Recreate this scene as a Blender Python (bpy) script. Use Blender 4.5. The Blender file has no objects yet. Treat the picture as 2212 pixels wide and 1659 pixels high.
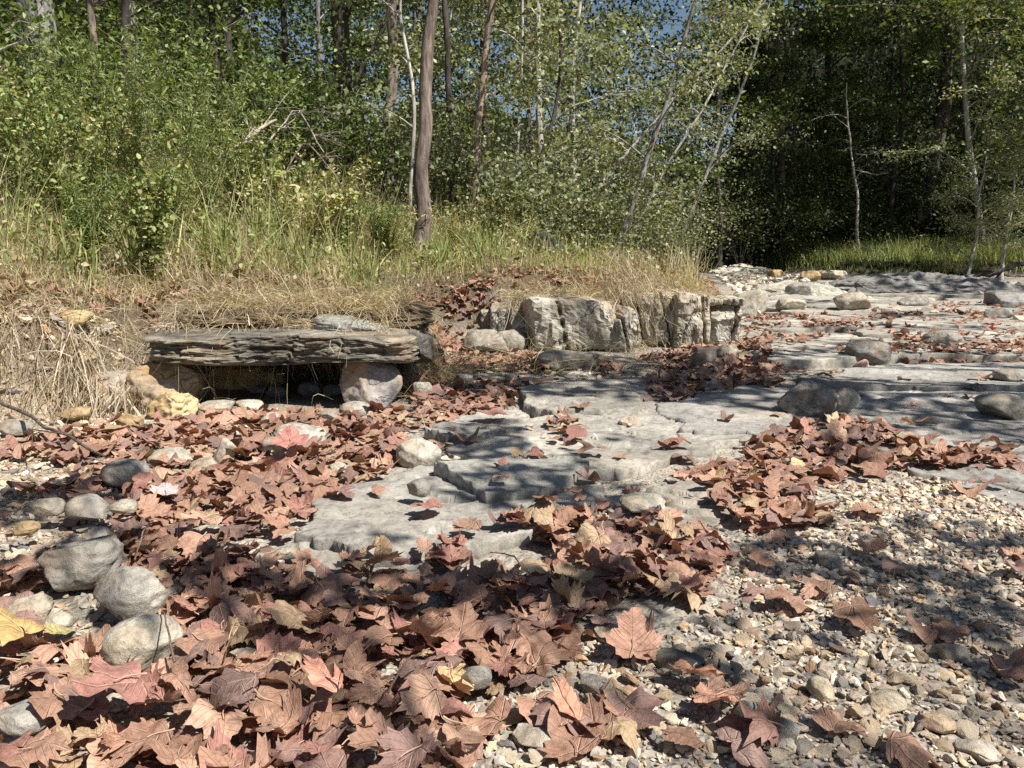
import bpy, math, random
import numpy as np

# ------------------------------------------------------------------ camera, sky, sun, exposure
sc = bpy.context.scene
PI = math.pi
HC = 0.8
PITCH = math.radians(9.73)
cam_d = bpy.data.cameras.new('camera'); cam = bpy.data.objects.new('camera', cam_d)
sc.collection.objects.link(cam); sc.camera = cam
cam.location = (0, 0, HC); cam.rotation_euler = (PI / 2 - PITCH, 0, 0)
cam_d.lens = 27; cam_d.sensor_width = 36; cam_d.clip_start = 0.05; cam_d.clip_end = 1500

SUN = np.array([0.46, -0.36, 0.82]); SUN /= np.linalg.norm(SUN)
SUN_EL = math.asin(SUN[2]); SUN_AZ = math.atan2(SUN[0], SUN[1])
world = bpy.data.worlds.new('World'); sc.world = world; world.use_nodes = True
wn = world.node_tree.nodes; wl = world.node_tree.links
sky = wn.new('ShaderNodeTexSky'); sky.sky_type = 'NISHITA'; sky.sun_disc = False
sky.sun_elevation = SUN_EL; sky.sun_rotation = SUN_AZ
sky.air_density = 1.0; sky.dust_density = 0.4; sky.ozone_density = 1.0
bgn = wn['Background']; wl.new(sky.outputs[0], bgn.inputs[0]); bgn.inputs[1].default_value = 0.05
sun_d = bpy.data.lights.new('sun', 'SUN'); sun = bpy.data.objects.new('sun', sun_d)
sc.collection.objects.link(sun)
sun_d.energy = 5.0; sun_d.angle = math.radians(0.53); sun_d.color = (1.0, 0.965, 0.91)
sun.rotation_euler = (PI / 2 - SUN_EL, 0, PI - SUN_AZ)
sc.view_settings.view_transform = 'Standard'; sc.view_settings.look = 'None'
sc.view_settings.exposure = 0.84; sc.view_settings.gamma = 1
cy = sc.cycles
cy.max_bounces = 6; cy.diffuse_bounces = 4; cy.glossy_bounces = 2; cy.transmission_bounces = 4; cy.transparent_max_bounces = 4
cy.caustics_reflective = False; cy.caustics_refractive = False
cy.use_denoising = False

# ------------------------------------------------------------------ helpers
rng = np.random.default_rng(7)
R = rng.random
def U(a, b, n=None): return a + (b - a) * (R() if n is None else R(n))
def sm(x): x = np.clip(x, 0, 1); return x * x * (3 - 2 * x)
def lerp(a, b, t): return a + (b - a) * t
A = np.array

def _h(ix, iy, iz, s):
    n = (ix.astype(np.int64) * 374761393 + iy.astype(np.int64) * 668265263 + iz.astype(np.int64) * 2147483647 + s * 1274126177) & 0xffffffff
    n = ((n ^ (n >> 13)) * 1274126177) & 0xffffffff
    n = ((n ^ (n >> 16)) * 2246822519) & 0xffffffff
    return ((n ^ (n >> 15)) & 0xffffff) / float(0xffffff) * 2 - 1
def vn(x, y, z=None, s=0):
    x = np.asarray(x, float); y = np.asarray(y, float)
    z = np.zeros_like(x) if z is None else np.asarray(z, float)
    fx, fy, fz = np.floor(x), np.floor(y), np.floor(z)
    tx, ty, tz = sm(x - fx), sm(y - fy), sm(z - fz)
    r = 0
    for dz in (0, 1):
        if dz and not np.any(tz): continue
        for dy in (0, 1):
            for dx in (0, 1):
                w = (tx if dx else 1 - tx) * (ty if dy else 1 - ty) * (tz if dz else 1 - tz)
                r = r + w * _h(fx + dx, fy + dy, fz + dz, s)
    return r
def fbm(x, y, z=None, s=0, o=4, g=0.5):
    r = 0; a = 1; f = 1; t = 0
    for i in range(o):
        r = r + a * vn(np.asarray(x) * f, np.asarray(y) * f, None if z is None else np.asarray(z) * f, s + i * 17)
        t += a; a *= g; f *= 2.03
    return r / t

def mesh_np(name, V, faces, col=None, smooth=True, luv=None):
    me = bpy.data.meshes.new(name)
    V = np.asarray(V, np.float32)
    me.vertices.add(len(V)); me.vertices.foreach_set('co', V.ravel())
    faces = [np.asarray(f, np.int32) for f in faces if len(f)]
    loops = np.concatenate([f.ravel() for f in faces])
    st = []; off = 0
    for f in faces:
        st.append(off + np.arange(len(f)) * f.shape[1]); off += f.size
    st = np.concatenate(st)
    me.loops.add(len(loops)); me.loops.foreach_set('vertex_index', loops)
    me.polygons.add(len(st)); me.polygons.foreach_set('loop_start', st.astype(np.int32))
    me.update(calc_edges=True)
    me.polygons.foreach_set('use_smooth', np.full(len(st), smooth, bool))
    c = np.ones((len(V), 4), np.float32)
    if col is not None:
        col = np.asarray(col, np.float32)
        c[:, :3] = col[..., :3]
    a = me.color_attributes.new('Col', 'FLOAT_COLOR', 'POINT'); a.data.foreach_set('color', c.ravel())
    if luv is not None:
        b = me.attributes.new('luv', 'FLOAT_VECTOR', 'POINT'); b.data.foreach_set('vector', np.asarray(luv, np.float32).ravel())
    return me

class Buf:
    def __init__(s): s.V = []; s.F = {3: [], 4: []}; s.C = []; s.L = []; s.n = 0
    def add(s, V, faces, col=(1, 1, 1), luv=None):
        V = np.asarray(V, float)
        c = np.empty((len(V), 3)); c[:] = col
        s.V.append(V); s.C.append(c)
        for f in faces:
            f = np.asarray(f)
            if len(f): s.F[f.shape[1]].append(f + s.n)
        s.L.append(np.zeros((len(V), 3)) if luv is None else luv)
        s.n += len(V)
    def mesh(s, name, smooth=True, luv=False):
        fs = [np.concatenate(v) for v in s.F.values() if v]
        return mesh_np(name, np.concatenate(s.V), fs, np.concatenate(s.C), smooth, np.concatenate(s.L) if luv else None)

used = set()
def obj(name, me, mat=None, parent=None, label=None, cat=None, group=None, kind=None, loc=None, rot=None, color=None, scale=None):
    o = bpy.data.objects.new(name, me); sc.collection.objects.link(o)
    if me is not None and mat is not None and len(me.materials) == 0: me.materials.append(mat)
    if parent is not None: o.parent = parent
    if loc is not None: o.location = tuple(float(v) for v in loc)
    if rot is not None: o.rotation_euler = tuple(float(v) for v in rot)
    if scale is not None: o.scale = tuple(float(v) for v in scale)
    if color is not None: o.color = (float(color[0]), float(color[1]), float(color[2]), 1)
    if label: o['label'] = label; used.add(label)
    if cat: o['category'] = cat
    if group: o['group'] = group
    if kind: o['kind'] = kind
    return o

# picture coordinates (2212 x 1659 scale of the photograph) -> a world ray / point
def ray(u, v):
    dx = (np.asarray(u, float) - 1106) / 1659; dy = (829.5 - np.asarray(v, float)) / 1659
    return dx, math.cos(PITCH) + dy * math.sin(PITCH), -math.sin(PITCH) + dy * math.cos(PITCH)
def at(u, v, y):
    a, b, c = ray(u, v); t = y / b
    return A([a * t, y, HC + c * t])
def proj(p):
    p = np.asarray(p, float); x = p[..., 0]; y = p[..., 1]; z = p[..., 2] - HC
    f = y * math.cos(PITCH) - z * math.sin(PITCH); w = y * math.sin(PITCH) + z * math.cos(PITCH)
    f = np.where(f < 0.05, 0.05, f)
    return 1106 + 1659 * x / f, 829.5 - 1659 * w / f, f
def px(n, y): return n / 1659 * y          # n picture units wide at distance y

def inpoly(x, y, poly):
    x = np.asarray(x, float); y = np.asarray(y, float); r = np.zeros(x.shape, bool); n = len(poly)
    for i in range(n):
        x1, y1 = poly[i]; x2, y2 = poly[(i + 1) % n]
        if y1 == y2: continue
        c = ((y1 > y) != (y2 > y)) & (x < (x2 - x1) * (y - y1) / (y2 - y1) + x1)
        r ^= c
    return r
def polydist(x, y, pts):
    """signed distance to an open polyline, positive on its left"""
    best = np.full(np.shape(x), 1e9); sg = np.ones(np.shape(x))
    for (x1, y1), (x2, y2) in zip(pts[:-1], pts[1:]):
        dx, dy = x2 - x1, y2 - y1; L = dx * dx + dy * dy
        t = np.clip(((x - x1) * dx + (y - y1) * dy) / L, 0, 1)
        ex = x - x1 - t * dx; ey = y - y1 - t * dy; d = np.hypot(ex, ey)
        c = dx * ey - dy * ex
        m = d < best - 1e-9
        sg = np.where(m, np.sign(c), sg); best = np.where(m, d, best)
    return best * sg

# ------------------------------------------------------------------ materials
def nodes(name):
    m = bpy.data.materials.new(name); m.use_nodes = True
    t = m.node_tree; b = t.nodes['Principled BSDF']; return m, t.nodes, t.links, b
def N(nd, typ, **kw):
    n = nd.new(typ)
    for k, v in kw.items():
        if k.startswith('i_'): n.inputs[int(k[2:]) if k[2:].isdigit() else k[2:]].default_value = v
        else: setattr(n, k, v)
    return n
def base_col(nd, lk):
    a = N(nd, 'ShaderNodeAttribute', attribute_name='Col'); oi = N(nd, 'ShaderNodeObjectInfo')
    m = N(nd, 'ShaderNodeMix', data_type='RGBA', blend_type='MULTIPLY'); m.inputs[0].default_value = 1
    lk.new(a.outputs['Color'], m.inputs[6]); lk.new(oi.outputs['Color'], m.inputs[7]); return m.outputs[2]
def mixc(nd, lk, fac, a, b, bt='MIX'):
    m = N(nd, 'ShaderNodeMix', data_type='RGBA', blend_type=bt)
    for s, v in ((0, fac), (6, a), (7, b)):
        if isinstance(v, (int, float)): m.inputs[s].default_value = v
        elif isinstance(v, tuple): m.inputs[s].default_value = v if len(v) == 4 else v + (1,)
        else: lk.new(v, m.inputs[s])
    return m.outputs[2]
def noise_n(nd, lk, scale, detail=4, rough=0.6, co=None, dist=0.0):
    n = N(nd, 'ShaderNodeTexNoise'); n.inputs['Scale'].default_value = scale; n.inputs['Detail'].default_value = detail
    n.inputs['Roughness'].default_value = rough; n.inputs['Distortion'].default_value = dist
    if co is not None: lk.new(co, n.inputs['Vector'])
    return n.outputs['Fac']
def ramp(nd, lk, src, stops):
    r = N(nd, 'ShaderNodeValToRGB'); e = r.color_ramp.elements
    while len(e) < len(stops): e.new(0.5)
    for k, (p, c) in enumerate(stops):
        e[k].position = p; e[k].color = (c, c, c, 1) if isinstance(c, (int, float)) else c + (1,)
    lk.new(src, r.inputs[0]); return r.outputs[0]
def coords(nd, lk, scale=(1, 1, 1), rot=(0, 0, 0)):
    tc = N(nd, 'ShaderNodeTexCoord'); mp = N(nd, 'ShaderNodeMapping'); mp.inputs['Scale'].default_value = scale; mp.inputs['Rotation'].default_value = rot
    lk.new(tc.outputs['Object'], mp.inputs[0]); return mp.outputs[0]
def bump(nd, lk, b, h, dist, strength=1.0, prev=None):
    n = N(nd, 'ShaderNodeBump'); n.inputs['Strength'].default_value = strength; n.inputs['Distance'].default_value = dist
    lk.new(h, n.inputs['Height'])
    if prev is not None: lk.new(prev, n.inputs['Normal'])
    lk.new(n.outputs[0], b.inputs['Normal']); return n.outputs[0]

def stone_mat(name, mott=0.35, sc1=9, sc2=60, bd=0.006, crack=0.0, strata=0.0, stain=0.0, rough=0.9):
    m, nd, lk, b = nodes(name); co = coords(nd, lk)
    c = base_col(nd, lk)
    n1 = noise_n(nd, lk, sc1, 8, 0.7, co, 0.3); n2 = noise_n(nd, lk, sc2, 8, 0.8, co)
    n5 = noise_n(nd, lk, sc2 * 0.35, 9, 0.85, co); c = mixc(nd, lk, 1.0, c, ramp(nd, lk, n5, [(0.38, 0.5), (0.5, 1.0), (0.66, 1.25)]), 'MULTIPLY')
    c = mixc(nd, lk, 1.0, c, ramp(nd, lk, n1, [(0.3, 1 - mott), (0.7, 1 + mott * 0.25)]), 'MULTIPLY')
    c = mixc(nd, lk, 1.0, c, ramp(nd, lk, n2, [(0.32, 0.62), (0.5, 0.97), (0.75, 1.08)]), 'MULTIPLY')
    if stain:
        n3 = noise_n(nd, lk, sc1 * 0.6, 4, 0.6, coords(nd, lk, (1, 1.3, 0.8), (0.4, 0.2, 1)))
        f = ramp(nd, lk, n3, [(0.48, 0.0), (0.66, stain)])
        c = mixc(nd, lk, f, c, (0.36, 0.21, 0.09), 'MIX')
    last = bump(nd, lk, b, n2, bd * 0.5, 0.9)
    last = bump(nd, lk, b, n1, bd * 2.5, 0.8, last)
    if strata:
        sco = coords(nd, lk, (2.2, 2.2, 38)); n4 = noise_n(nd, lk, 1.6, 5, 0.7, sco, 0.6)
        c = mixc(nd, lk, strata, c, ramp(nd, lk, n4, [(0.36, 0.12), (0.5, 0.75), (0.62, 1.3)]), 'MULTIPLY')
        last = bump(nd, lk, b, n4, 0.02, 1.0, last)
    if crack:
        v = N(nd, 'ShaderNodeTexVoronoi', feature='DISTANCE_TO_EDGE'); v.inputs['Scale'].default_value = 2.6
        wn_ = N(nd, 'ShaderNodeTexNoise'); wn_.inputs['Scale'].default_value = 5; wn_.inputs['Detail'].default_value = 5
        add = N(nd, 'ShaderNodeMixRGB', blend_type='ADD') if False else N(nd, 'ShaderNodeVectorMath', operation='MULTIPLY_ADD')
        lk.new(co, wn_.inputs['Vector']); lk.new(wn_.outputs['Color'], add.inputs[0]); add.inputs[1].default_value = (0.5, 0.5, 0.5); lk.new(co, add.inputs[2])
        lk.new(add.outputs[0], v.inputs['Vector'])
        k = ramp(nd, lk, v.outputs['Distance'], [(0.0, 0.0), (0.022, 1.0)])
        mask = ramp(nd, lk, noise_n(nd, lk, 1.7, 3, 0.5, co), [(0.46, 1.0), (0.56, 0.0)])
        k2 = mixc(nd, lk, mask, k, (1, 1, 1), 'MIX')
        c = mixc(nd, lk, crack, c, mixc(nd, lk, 0.75, k2, (1, 1, 1)) if False else k2, 'MULTIPLY')
        last = bump(nd, lk, b, k2, 0.012, 0.8, last)
    lk.new(c, b.inputs['Base Color']); b.inputs['Roughness'].default_value = rough; b.inputs['Specular IOR Level'].default_value = 0.25
    return m

def leaf_mat(name, trans=0.4, veins=False, rough=0.55, spec=0.3, var=0.35):
    m, nd, lk, b = nodes(name)
    c = base_col(nd, lk); co = coords(nd, lk)
    if veins:
        lu = N(nd, 'ShaderNodeAttribute', attribute_name='luv')
        n1 = noise_n(nd, lk, 7, 5, 0.65, lu.outputs['Vector'])
        oi = N(nd, 'ShaderNodeObjectInfo')
        c = mixc(nd, lk, 1.0, c, ramp(nd, lk, n1, [(0.28, 0.58), (0.5, 0.95), (0.72, 1.15)]), 'MULTIPLY')
        sp = noise_n(nd, lk, 34, 3, 0.6, lu.outputs['Vector'])
        c = mixc(nd, lk, 1.0, c, ramp(nd, lk, sp, [(0.3, 0.72), (0.44, 1.0)]), 'MULTIPLY')
        sx = N(nd, 'ShaderNodeSeparateXYZ'); lk.new(lu.outputs['Vector'], sx.inputs[0])
        ab = N(nd, 'ShaderNodeMath', operation='ABSOLUTE'); lk.new(sx.outputs[0], ab.inputs[0])
        def M(op, a, b_=None, c_=None):
            q = N(nd, 'ShaderNodeMath', operation=op)
            for i, w in enumerate((a, b_, c_)):
                if w is None: continue
                if isinstance(w, (int, float)): q.inputs[i].default_value = w
                else: lk.new(w, q.inputs[i])
            return q.outputs[0]
        X = ab.outputs[0]; Y = sx.outputs[1]; d = X
        for ang in (42, 84):
            a_ = math.radians(ang); ds = M('ABSOLUTE', M('SUBTRACT', M('MULTIPLY', X, math.cos(a_)), M('MULTIPLY', M('SUBTRACT', Y, 0.03), math.sin(a_))))
            d = M('MINIMUM', d, ds)
        # secondary veins, oblique to the midrib and to the side vein
        def sec(s1, s2, fr):
            w = M('ADD', M('MULTIPLY', X, s1), M('MULTIPLY', Y, s2))
            return M('ABSOLUTE', M('SUBTRACT', M('FRACT', M('MULTIPLY', w, fr)), 0.5))
        s = sec(-0.8, 1.0, 6.5)
        vf = ramp(nd, lk, d, [(0.004, 1.0), (0.022, 0.0)])
        sf = ramp(nd, lk, s, [(0.0, 0.42), (0.09, 0.0)])
        c = mixc(nd, lk, M('MAXIMUM', M('MULTIPLY', vf, 0.6), sf), c, mixc(nd, lk, 0.55, c, (0.75, 0.52, 0.36)), 'MIX')
        h = M('SUBTRACT', n1, M('MULTIPLY', M('MAXIMUM', vf, sf), 0.6))
        bump(nd, lk, b, h, 0.006, 0.8)
    lk.new(c, b.inputs['Base Color']); b.inputs['Roughness'].default_value = rough; b.inputs['Specular IOR Level'].default_value = spec
    tr = N(nd, 'ShaderNodeBsdfTranslucent')
    tc_ = mixc(nd, lk, 1.0, c, (1.25, 1.15, 0.45) if not veins else (1.2, 0.75, 0.45), 'MULTIPLY'); lk.new(tc_, tr.inputs[0])
    mx = N(nd, 'ShaderNodeMixShader'); mx.inputs[0].default_value = trans
    lk.new(b.outputs[0], mx.inputs[1]); lk.new(tr.outputs[0], mx.inputs[2])
    lk.new(mx.outputs[0], nd['Material Output'].inputs[0]); return m

def bark_mat(name):
    m, nd, lk, b = nodes(name); co = coords(nd, lk, (1, 1, 0.16)); c = base_col(nd, lk)
    n1 = noise_n(nd, lk, 26, 6, 0.7, co, 0.4); n2 = noise_n(nd, lk, 3.2, 4, 0.6, coords(nd, lk, (1, 1, 0.5)))
    c = mixc(nd, lk, 1.0, c, ramp(nd, lk, n1, [(0.36, 0.35), (0.56, 1.05), (0.75, 1.25)]), 'MULTIPLY')
    c = mixc(nd, lk, 1.0, c, ramp(nd, lk, n2, [(0.36, 0.6), (0.62, 1.15)]), 'MULTIPLY')
    bump(nd, lk, b, n1, 0.02, 1.0)
    lk.new(c, b.inputs['Base Color']); b.inputs['Roughness'].default_value = 0.9; b.inputs['Specular IOR Level'].default_value = 0.15; return m

def ground_mat():
    m, nd, lk, b = nodes('creek_ground'); co = coords(nd, lk); c = base_col(nd, lk)
    v = N(nd, 'ShaderNodeTexVoronoi', feature='F1'); v.inputs['Scale'].default_value = 95; lk.new(co, v.inputs['Vector'])
    v2 = N(nd, 'ShaderNodeTexVoronoi', feature='F1'); v2.inputs['Scale'].default_value = 38; lk.new(co, v2.inputs['Vector'])
    hsv = N(nd, 'ShaderNodeHueSaturation'); hsv.inputs['Saturation'].default_value = 0.12; lk.new(v.outputs['Color'], hsv.inputs['Color'])
    g = mixc(nd, lk, 0.75, (0.72, 0.72, 0.72), hsv.outputs[0]); g2 = mixc(nd, lk, 1.0, g, (1.25, 1.25, 1.25), 'MULTIPLY')
    c = mixc(nd, lk, 0.75, c, g2, 'MULTIPLY')
    n1 = noise_n(nd, lk, 6, 6, 0.65, co)
    c = mixc(nd, lk, 1.0, c, ramp(nd, lk, n1, [(0.3, 0.62), (0.65, 1.12)]), 'MULTIPLY')
    l1 = bump(nd, lk, b, v.outputs['Distance'], -0.006 if False else 0.006, 0.9)
    b1 = nd[-1] if False else None
    inv = N(nd, 'ShaderNodeMath', operation='SUBTRACT'); inv.inputs[0].default_value = 1; lk.new(v2.outputs['Distance'], inv.inputs[1])
    bump(nd, lk, b, inv.outputs[0], 0.012, 0.8, l1)
    lk.new(c, b.inputs['Base Color']); b.inputs['Roughness'].default_value = 0.95; b.inputs['Specular IOR Level'].default_value = 0.15; return m

M_GROUND = ground_mat()
M_STONE = stone_mat('limestone', 0.42, 11, 62, 0.009, 0, 0, 0.3)
M_STAIN = stone_mat('iron_stained_limestone', 0.35, 7, 50, 0.008, 0.25, 0, 0.8)
M_PLATE = stone_mat('bedrock', 0.5, 2.6, 55, 0.007, 0.0, 0, 0.10)
M_BLOCK = stone_mat('jointed_limestone', 0.4, 5, 45, 0.009, 0.6, 0, 0.45)
M_LEDGE = stone_mat('layered_shale', 0.45, 6, 50, 0.008, 0.0, 0.7, 0.35)
M_PEBBLE = stone_mat('gravel', 0.12, 60, 160, 0.0015, 0, 0, 0.0)
M_LITTER = leaf_mat('dry_sycamore_leaf', 0.12, True, 0.5, 0.35)
M_GREEN = leaf_mat('green_leaf', 0.33, False, 0.5, 0.35)
M_GRASS = leaf_mat('grass_blade', 0.35, False, 0.55, 0.3)
M_BARK = bark_mat('bark')

# ------------------------------------------------------------------ terrain
TOE = [(-60, -8), (-14, 0.5), (-6, 2.3), (-3.2, 3.0), (-2.35, 3.5), (-2.0, 3.75), (-1.95, 4.8), (-0.6, 4.9), (-0.5, 5.4), (-0.5, 6.5), (-0.1, 6.62),
       (1.6, 6.72), (2.1, 7.4), (2.5, 9), (3.4, 14), (5.6, 23), (5.2, 34), (4, 80)]
TOE2 = [(12, 90), (9.3, 34), (8.4, 26), (9.2, 22.3), (14.5, 20.2), (22, 17), (60, 4)]
def H(x, y, micro=True):
    x = np.asarray(x, float); y = np.asarray(y, float)
    wob = 0.09 * vn(x * 1.9, y * 1.9, s=3) + 0.03 * vn(x * 6, y * 6, s=4)
    s = polydist(x, y, TOE) + wob
    m = lerp(1.0, 0.8, sm((x + 1) / 3.5)) * lerp(1, 0.6, sm((y - 10) / 14) * sm((x - 1) / 3))
    edge = lerp(0.46, 0.36, sm((x + 2.2) / 0.6))
    edge = edge + 0.17 * np.exp(-((y - 7.2) / 1.2) ** 2) * sm((x + 0.7) / 0.6) * sm((2.6 - x) / 0.8)
    hb = edge * sm(s / 0.32) + np.clip(s - 0.3, 0, 5.2) * lerp(0.215, 0.27, sm((-x - 0.8) / 2.5)) + np.clip(s - 5.5, 0, 60) * 0.03
    hb = np.where(s > 0, hb * m, 0)
    s2 = polydist(x, y, TOE2) + wob * 2
    hr = np.where(s2 > 0, 0.36 * sm(s2 / 0.7) + np.clip(s2, 0, 40) * 0.05, 0)
    an = x / np.maximum(y, 1.0)
    steep = 0.27 + 0.42 * sm((an - 0.26) / 0.06) + 0.36 * sm((-an - 0.30) / 0.04) + 0.12 * sm((0.17 - np.abs(an)) / 0.04)
    hill = sm((y - 30) / 12) * np.clip(y - 30, 0, 40) * steep
    side = np.clip(np.hypot(x * 0.9, y) - 40, 0, 40) * 0.12
    z = np.maximum(hb, hr) + np.maximum(hill, side) * (0.75 + 0.1 * vn(x * 0.05, y * 0.05, s=9))
    # the creek bed itself steps up in flat strata away from the camera on the right
    cz = 0.05 * sm((y - 4) / 6) + 0.10 * sm((y - 9) / 10)
    z = z + cz * (1 - sm(s / 0.5)) 
    if micro:
        bank = sm(np.maximum(s, s2) / 0.4)
        z = z + (0.012 + 0.035 * bank) * fbm(x * 2.6, y * 2.6, s=20, o=5) + 0.006 * vn(x * 24, y * 24, s=31) + 0.02 * bank * vn(x * 9, y * 9, s=33)
    return z
def ground_at(u, v, F=None):
    a, b, c = ray(u, v); ys = np.geomspace(0.7, 90, 500); t = ys / b
    z = HC + c * t; h = (F or (lambda p, q: H(p, q, False)))(a * t, ys)
    k = np.argmax(z < h)
    if not (z < h).any(): k = len(ys) - 1
    return A([a * t[k], ys[k], h[k]])

rr = np.concatenate([[0.25], np.geomspace(0.7, 34, 290), np.geomspace(37, 420, 34)])
th = np.concatenate([np.radians(np.linspace(-180, -46, 36, endpoint=False)), np.radians(np.linspace(-46, 46, 310)), np.radians(np.linspace(46, 180, 36, endpoint=False)[1:])])
RR, TH = np.meshgrid(rr, th, indexing='ij')
GX = RR * np.sin(TH); GY = RR * np.cos(TH)
GZ = H(GX, GY)
nt = len(th)
sb = polydist(GX, GY, TOE); sr = polydist(GX, GY, TOE2)
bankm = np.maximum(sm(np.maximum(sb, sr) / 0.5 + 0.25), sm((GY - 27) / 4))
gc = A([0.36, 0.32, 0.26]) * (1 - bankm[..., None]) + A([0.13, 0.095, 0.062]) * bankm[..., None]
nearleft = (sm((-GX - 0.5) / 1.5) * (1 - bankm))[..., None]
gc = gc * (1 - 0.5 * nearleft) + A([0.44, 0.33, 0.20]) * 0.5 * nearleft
hollow_shade = (np.exp(-((GX + 1.22) / 0.75) ** 4) * np.exp(-((GY - 4.5) / 0.5) ** 4))[..., None]  # shade under the slab, painted into the ground colour
gc = gc * (1 - 0.75 * hollow_shade) + A([0.07, 0.055, 0.04]) * 0.75 * hollow_shade
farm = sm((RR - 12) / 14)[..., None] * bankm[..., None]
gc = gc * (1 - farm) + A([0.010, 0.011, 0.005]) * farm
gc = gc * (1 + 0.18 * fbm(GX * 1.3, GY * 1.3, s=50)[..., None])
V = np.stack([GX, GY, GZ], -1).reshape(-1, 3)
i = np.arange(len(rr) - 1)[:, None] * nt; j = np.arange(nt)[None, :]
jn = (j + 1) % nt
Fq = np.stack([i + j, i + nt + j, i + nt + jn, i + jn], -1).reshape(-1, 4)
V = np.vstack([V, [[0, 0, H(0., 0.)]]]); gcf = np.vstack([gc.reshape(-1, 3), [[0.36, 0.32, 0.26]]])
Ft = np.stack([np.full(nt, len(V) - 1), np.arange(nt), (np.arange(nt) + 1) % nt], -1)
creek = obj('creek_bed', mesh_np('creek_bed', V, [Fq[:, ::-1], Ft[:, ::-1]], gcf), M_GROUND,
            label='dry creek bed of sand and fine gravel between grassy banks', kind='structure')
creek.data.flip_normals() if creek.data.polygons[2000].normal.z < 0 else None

# ------------------------------------------------------------------ bedrock plates
PL = []
def world_poly(P, z=0.0):
    out = []
    for u, v in P:
        p = ground_at(u, v); out.append((p[0], p[1]))
    return out
def plate(P, t=0.05, tilt=0.0, seed=0, col=(0.35, 0.335, 0.30), label=None, lift=0.0, strata=2, rough=1.0, wpoly=None):
    W = A(wpoly if wpoly else world_poly(P)); c = W.mean(0)
    n = 240 if c[1] < 5 else 90; seg = np.roll(W, -1, 0) - W; L = np.hypot(*seg.T); cum = np.concatenate([[0], np.cumsum(L)])
    q = np.linspace(0, cum[-1], n, endpoint=False); k = np.searchsorted(cum, q, 'right') - 1; f = (q - cum[k]) / L[k]
    pts = W[k] + seg[k] * f[:, None]
    size = math.sqrt(abs(np.sum(W[:, 0] * np.roll(W[:, 1], -1) - np.roll(W[:, 0], -1) * W[:, 1])) / 2)
    d = pts - c; rad = np.hypot(*d.T); dirn = d / rad[:, None]
    fr = 2.2 / size
    far_k = min(1.0, 1.6 / max(c[1], 1.0)) + 0.4
    rad = rad * (1 + 0.10 * fbm(pts[:, 0] * fr * 2, pts[:, 1] * fr * 2, s=seed, o=3))
    qn = vn(pts[:, 0] * 9 * far_k, pts[:, 1] * 9 * far_k, s=seed + 1); rad = rad + np.minimum(0.07, size * 0.05) * (np.round(qn * 2.5) / 2.5 * 0.7 + 0.3 * qn) + 0.010 * vn(pts[:, 0] * 40, pts[:, 1] * 40, s=seed + 2)
    base = float(H(c[0], c[1], False)) + lift; t = t * (0.75 if c[1] < 5 else 1.0); top = base + t
    rs = list(np.linspace(0.03, 0.96, 22 if c[1] < 5 else 11)) + [0.99, 1.0]
    rings = []
    for s_ in rs:
        xy = c + dirn * (rad * s_)[:, None]
        z = top + tilt * (xy[:, 1] - c[1]) + 0.014 * rough * fbm(xy[:, 0] * 2.0, xy[:, 1] * 4.0, s=seed + 5, o=6, g=0.6)
        z = z + 0.011 * rough * np.round(2.6 * fbm(xy[:, 0] * 1.7, xy[:, 1] * 3.4, s=seed + 8, o=5, g=0.6))
        z = z - 0.10 * t * (s_ > 0.995)
        rings.append(np.column_stack([xy, z]))
    zt = rings[-1][:, 2]
    m = strata * 2
    for s_ in range(1, m + 1):
        off = (0.012 if s_ % 2 else -0.006) * vn(pts[:, 0] * 20, pts[:, 1] * 20, s=seed + 20 + s_) - (0.010 if s_ % 2 == 0 else 0)
        xy = c + dirn * (rad * 1.0 + off)[:, None]
        zz = zt - (zt - (base - 0.10)) * (s_ / m)
        rings.append(np.column_stack([xy, zz]))
    Vv = np.vstack([[[c[0], c[1], rings[0][:, 2].mean()]]] + rings); nr = len(rings)
    a = 1 + np.arange(nr - 1)[:, None] * n; b_ = np.arange(n)[None, :]; bn = (b_ + 1) % n
    F4 = np.stack([a + b_, a + n + b_, a + n + bn, a + bn], -1).reshape(-1, 4)
    F3 = np.stack([np.zeros(n, int), 1 + np.arange(n), 1 + (np.arange(n) + 1) % n], -1)
    ar = np.sum(W[:, 0] * np.roll(W[:, 1], -1) - np.roll(W[:, 0], -1) * W[:, 1])
    if ar < 0: F4 = F4[:, ::-1]; F3 = F3[:, ::-1]
    cc = A(col) * A([1.05, 1.0, 0.92]) * (1 + 0.25 * fbm(Vv[:, 0] * 2, Vv[:, 1] * 2, s=seed + 3))[:, None]
    me = mesh_np('rock_plate', Vv, [F4, F3], cc)
    obj('rock_plate', me, M_PLATE, parent=creek, label=label)
    PL.append((c + dirn * rad[:, None], top, tilt, c))
    return top

plate([(620, 1225), (690, 1195), (900, 1195), (1000, 1230), (880, 1262), (760, 1290), (640, 1280)], 0.025, 0, 11, (0.37, 0.355, 0.325))
plate([(648, 1190), (690, 1120), (770, 1075), (900, 1035), (1150, 1040), (1290, 1058), (1310, 1085), (1240, 1135), (1130, 1185), (980, 1215), (850, 1238), (760, 1222), (680, 1216)], 0.065, 0, 12, (0.36, 0.35, 0.325),
      'broad grey bedrock sheet with a broken lower edge in the middle of the leaves')
plate([(935, 1055), (1100, 1036), (1262, 1042), (1245, 1078), (1135, 1112), (1055, 1120), (1005, 1090)], 0.03, 0.0, 13, (0.34, 0.34, 0.32), lift=0.06)
plate([(930, 985), (1010, 950), (1200, 915), (1400, 885), (1700, 858), (1735, 890), (1660, 950), (1480, 1000), (1340, 1045), (1150, 1040), (1020, 1020)], 0.035, 0, 14, (0.38, 0.37, 0.34))
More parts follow.
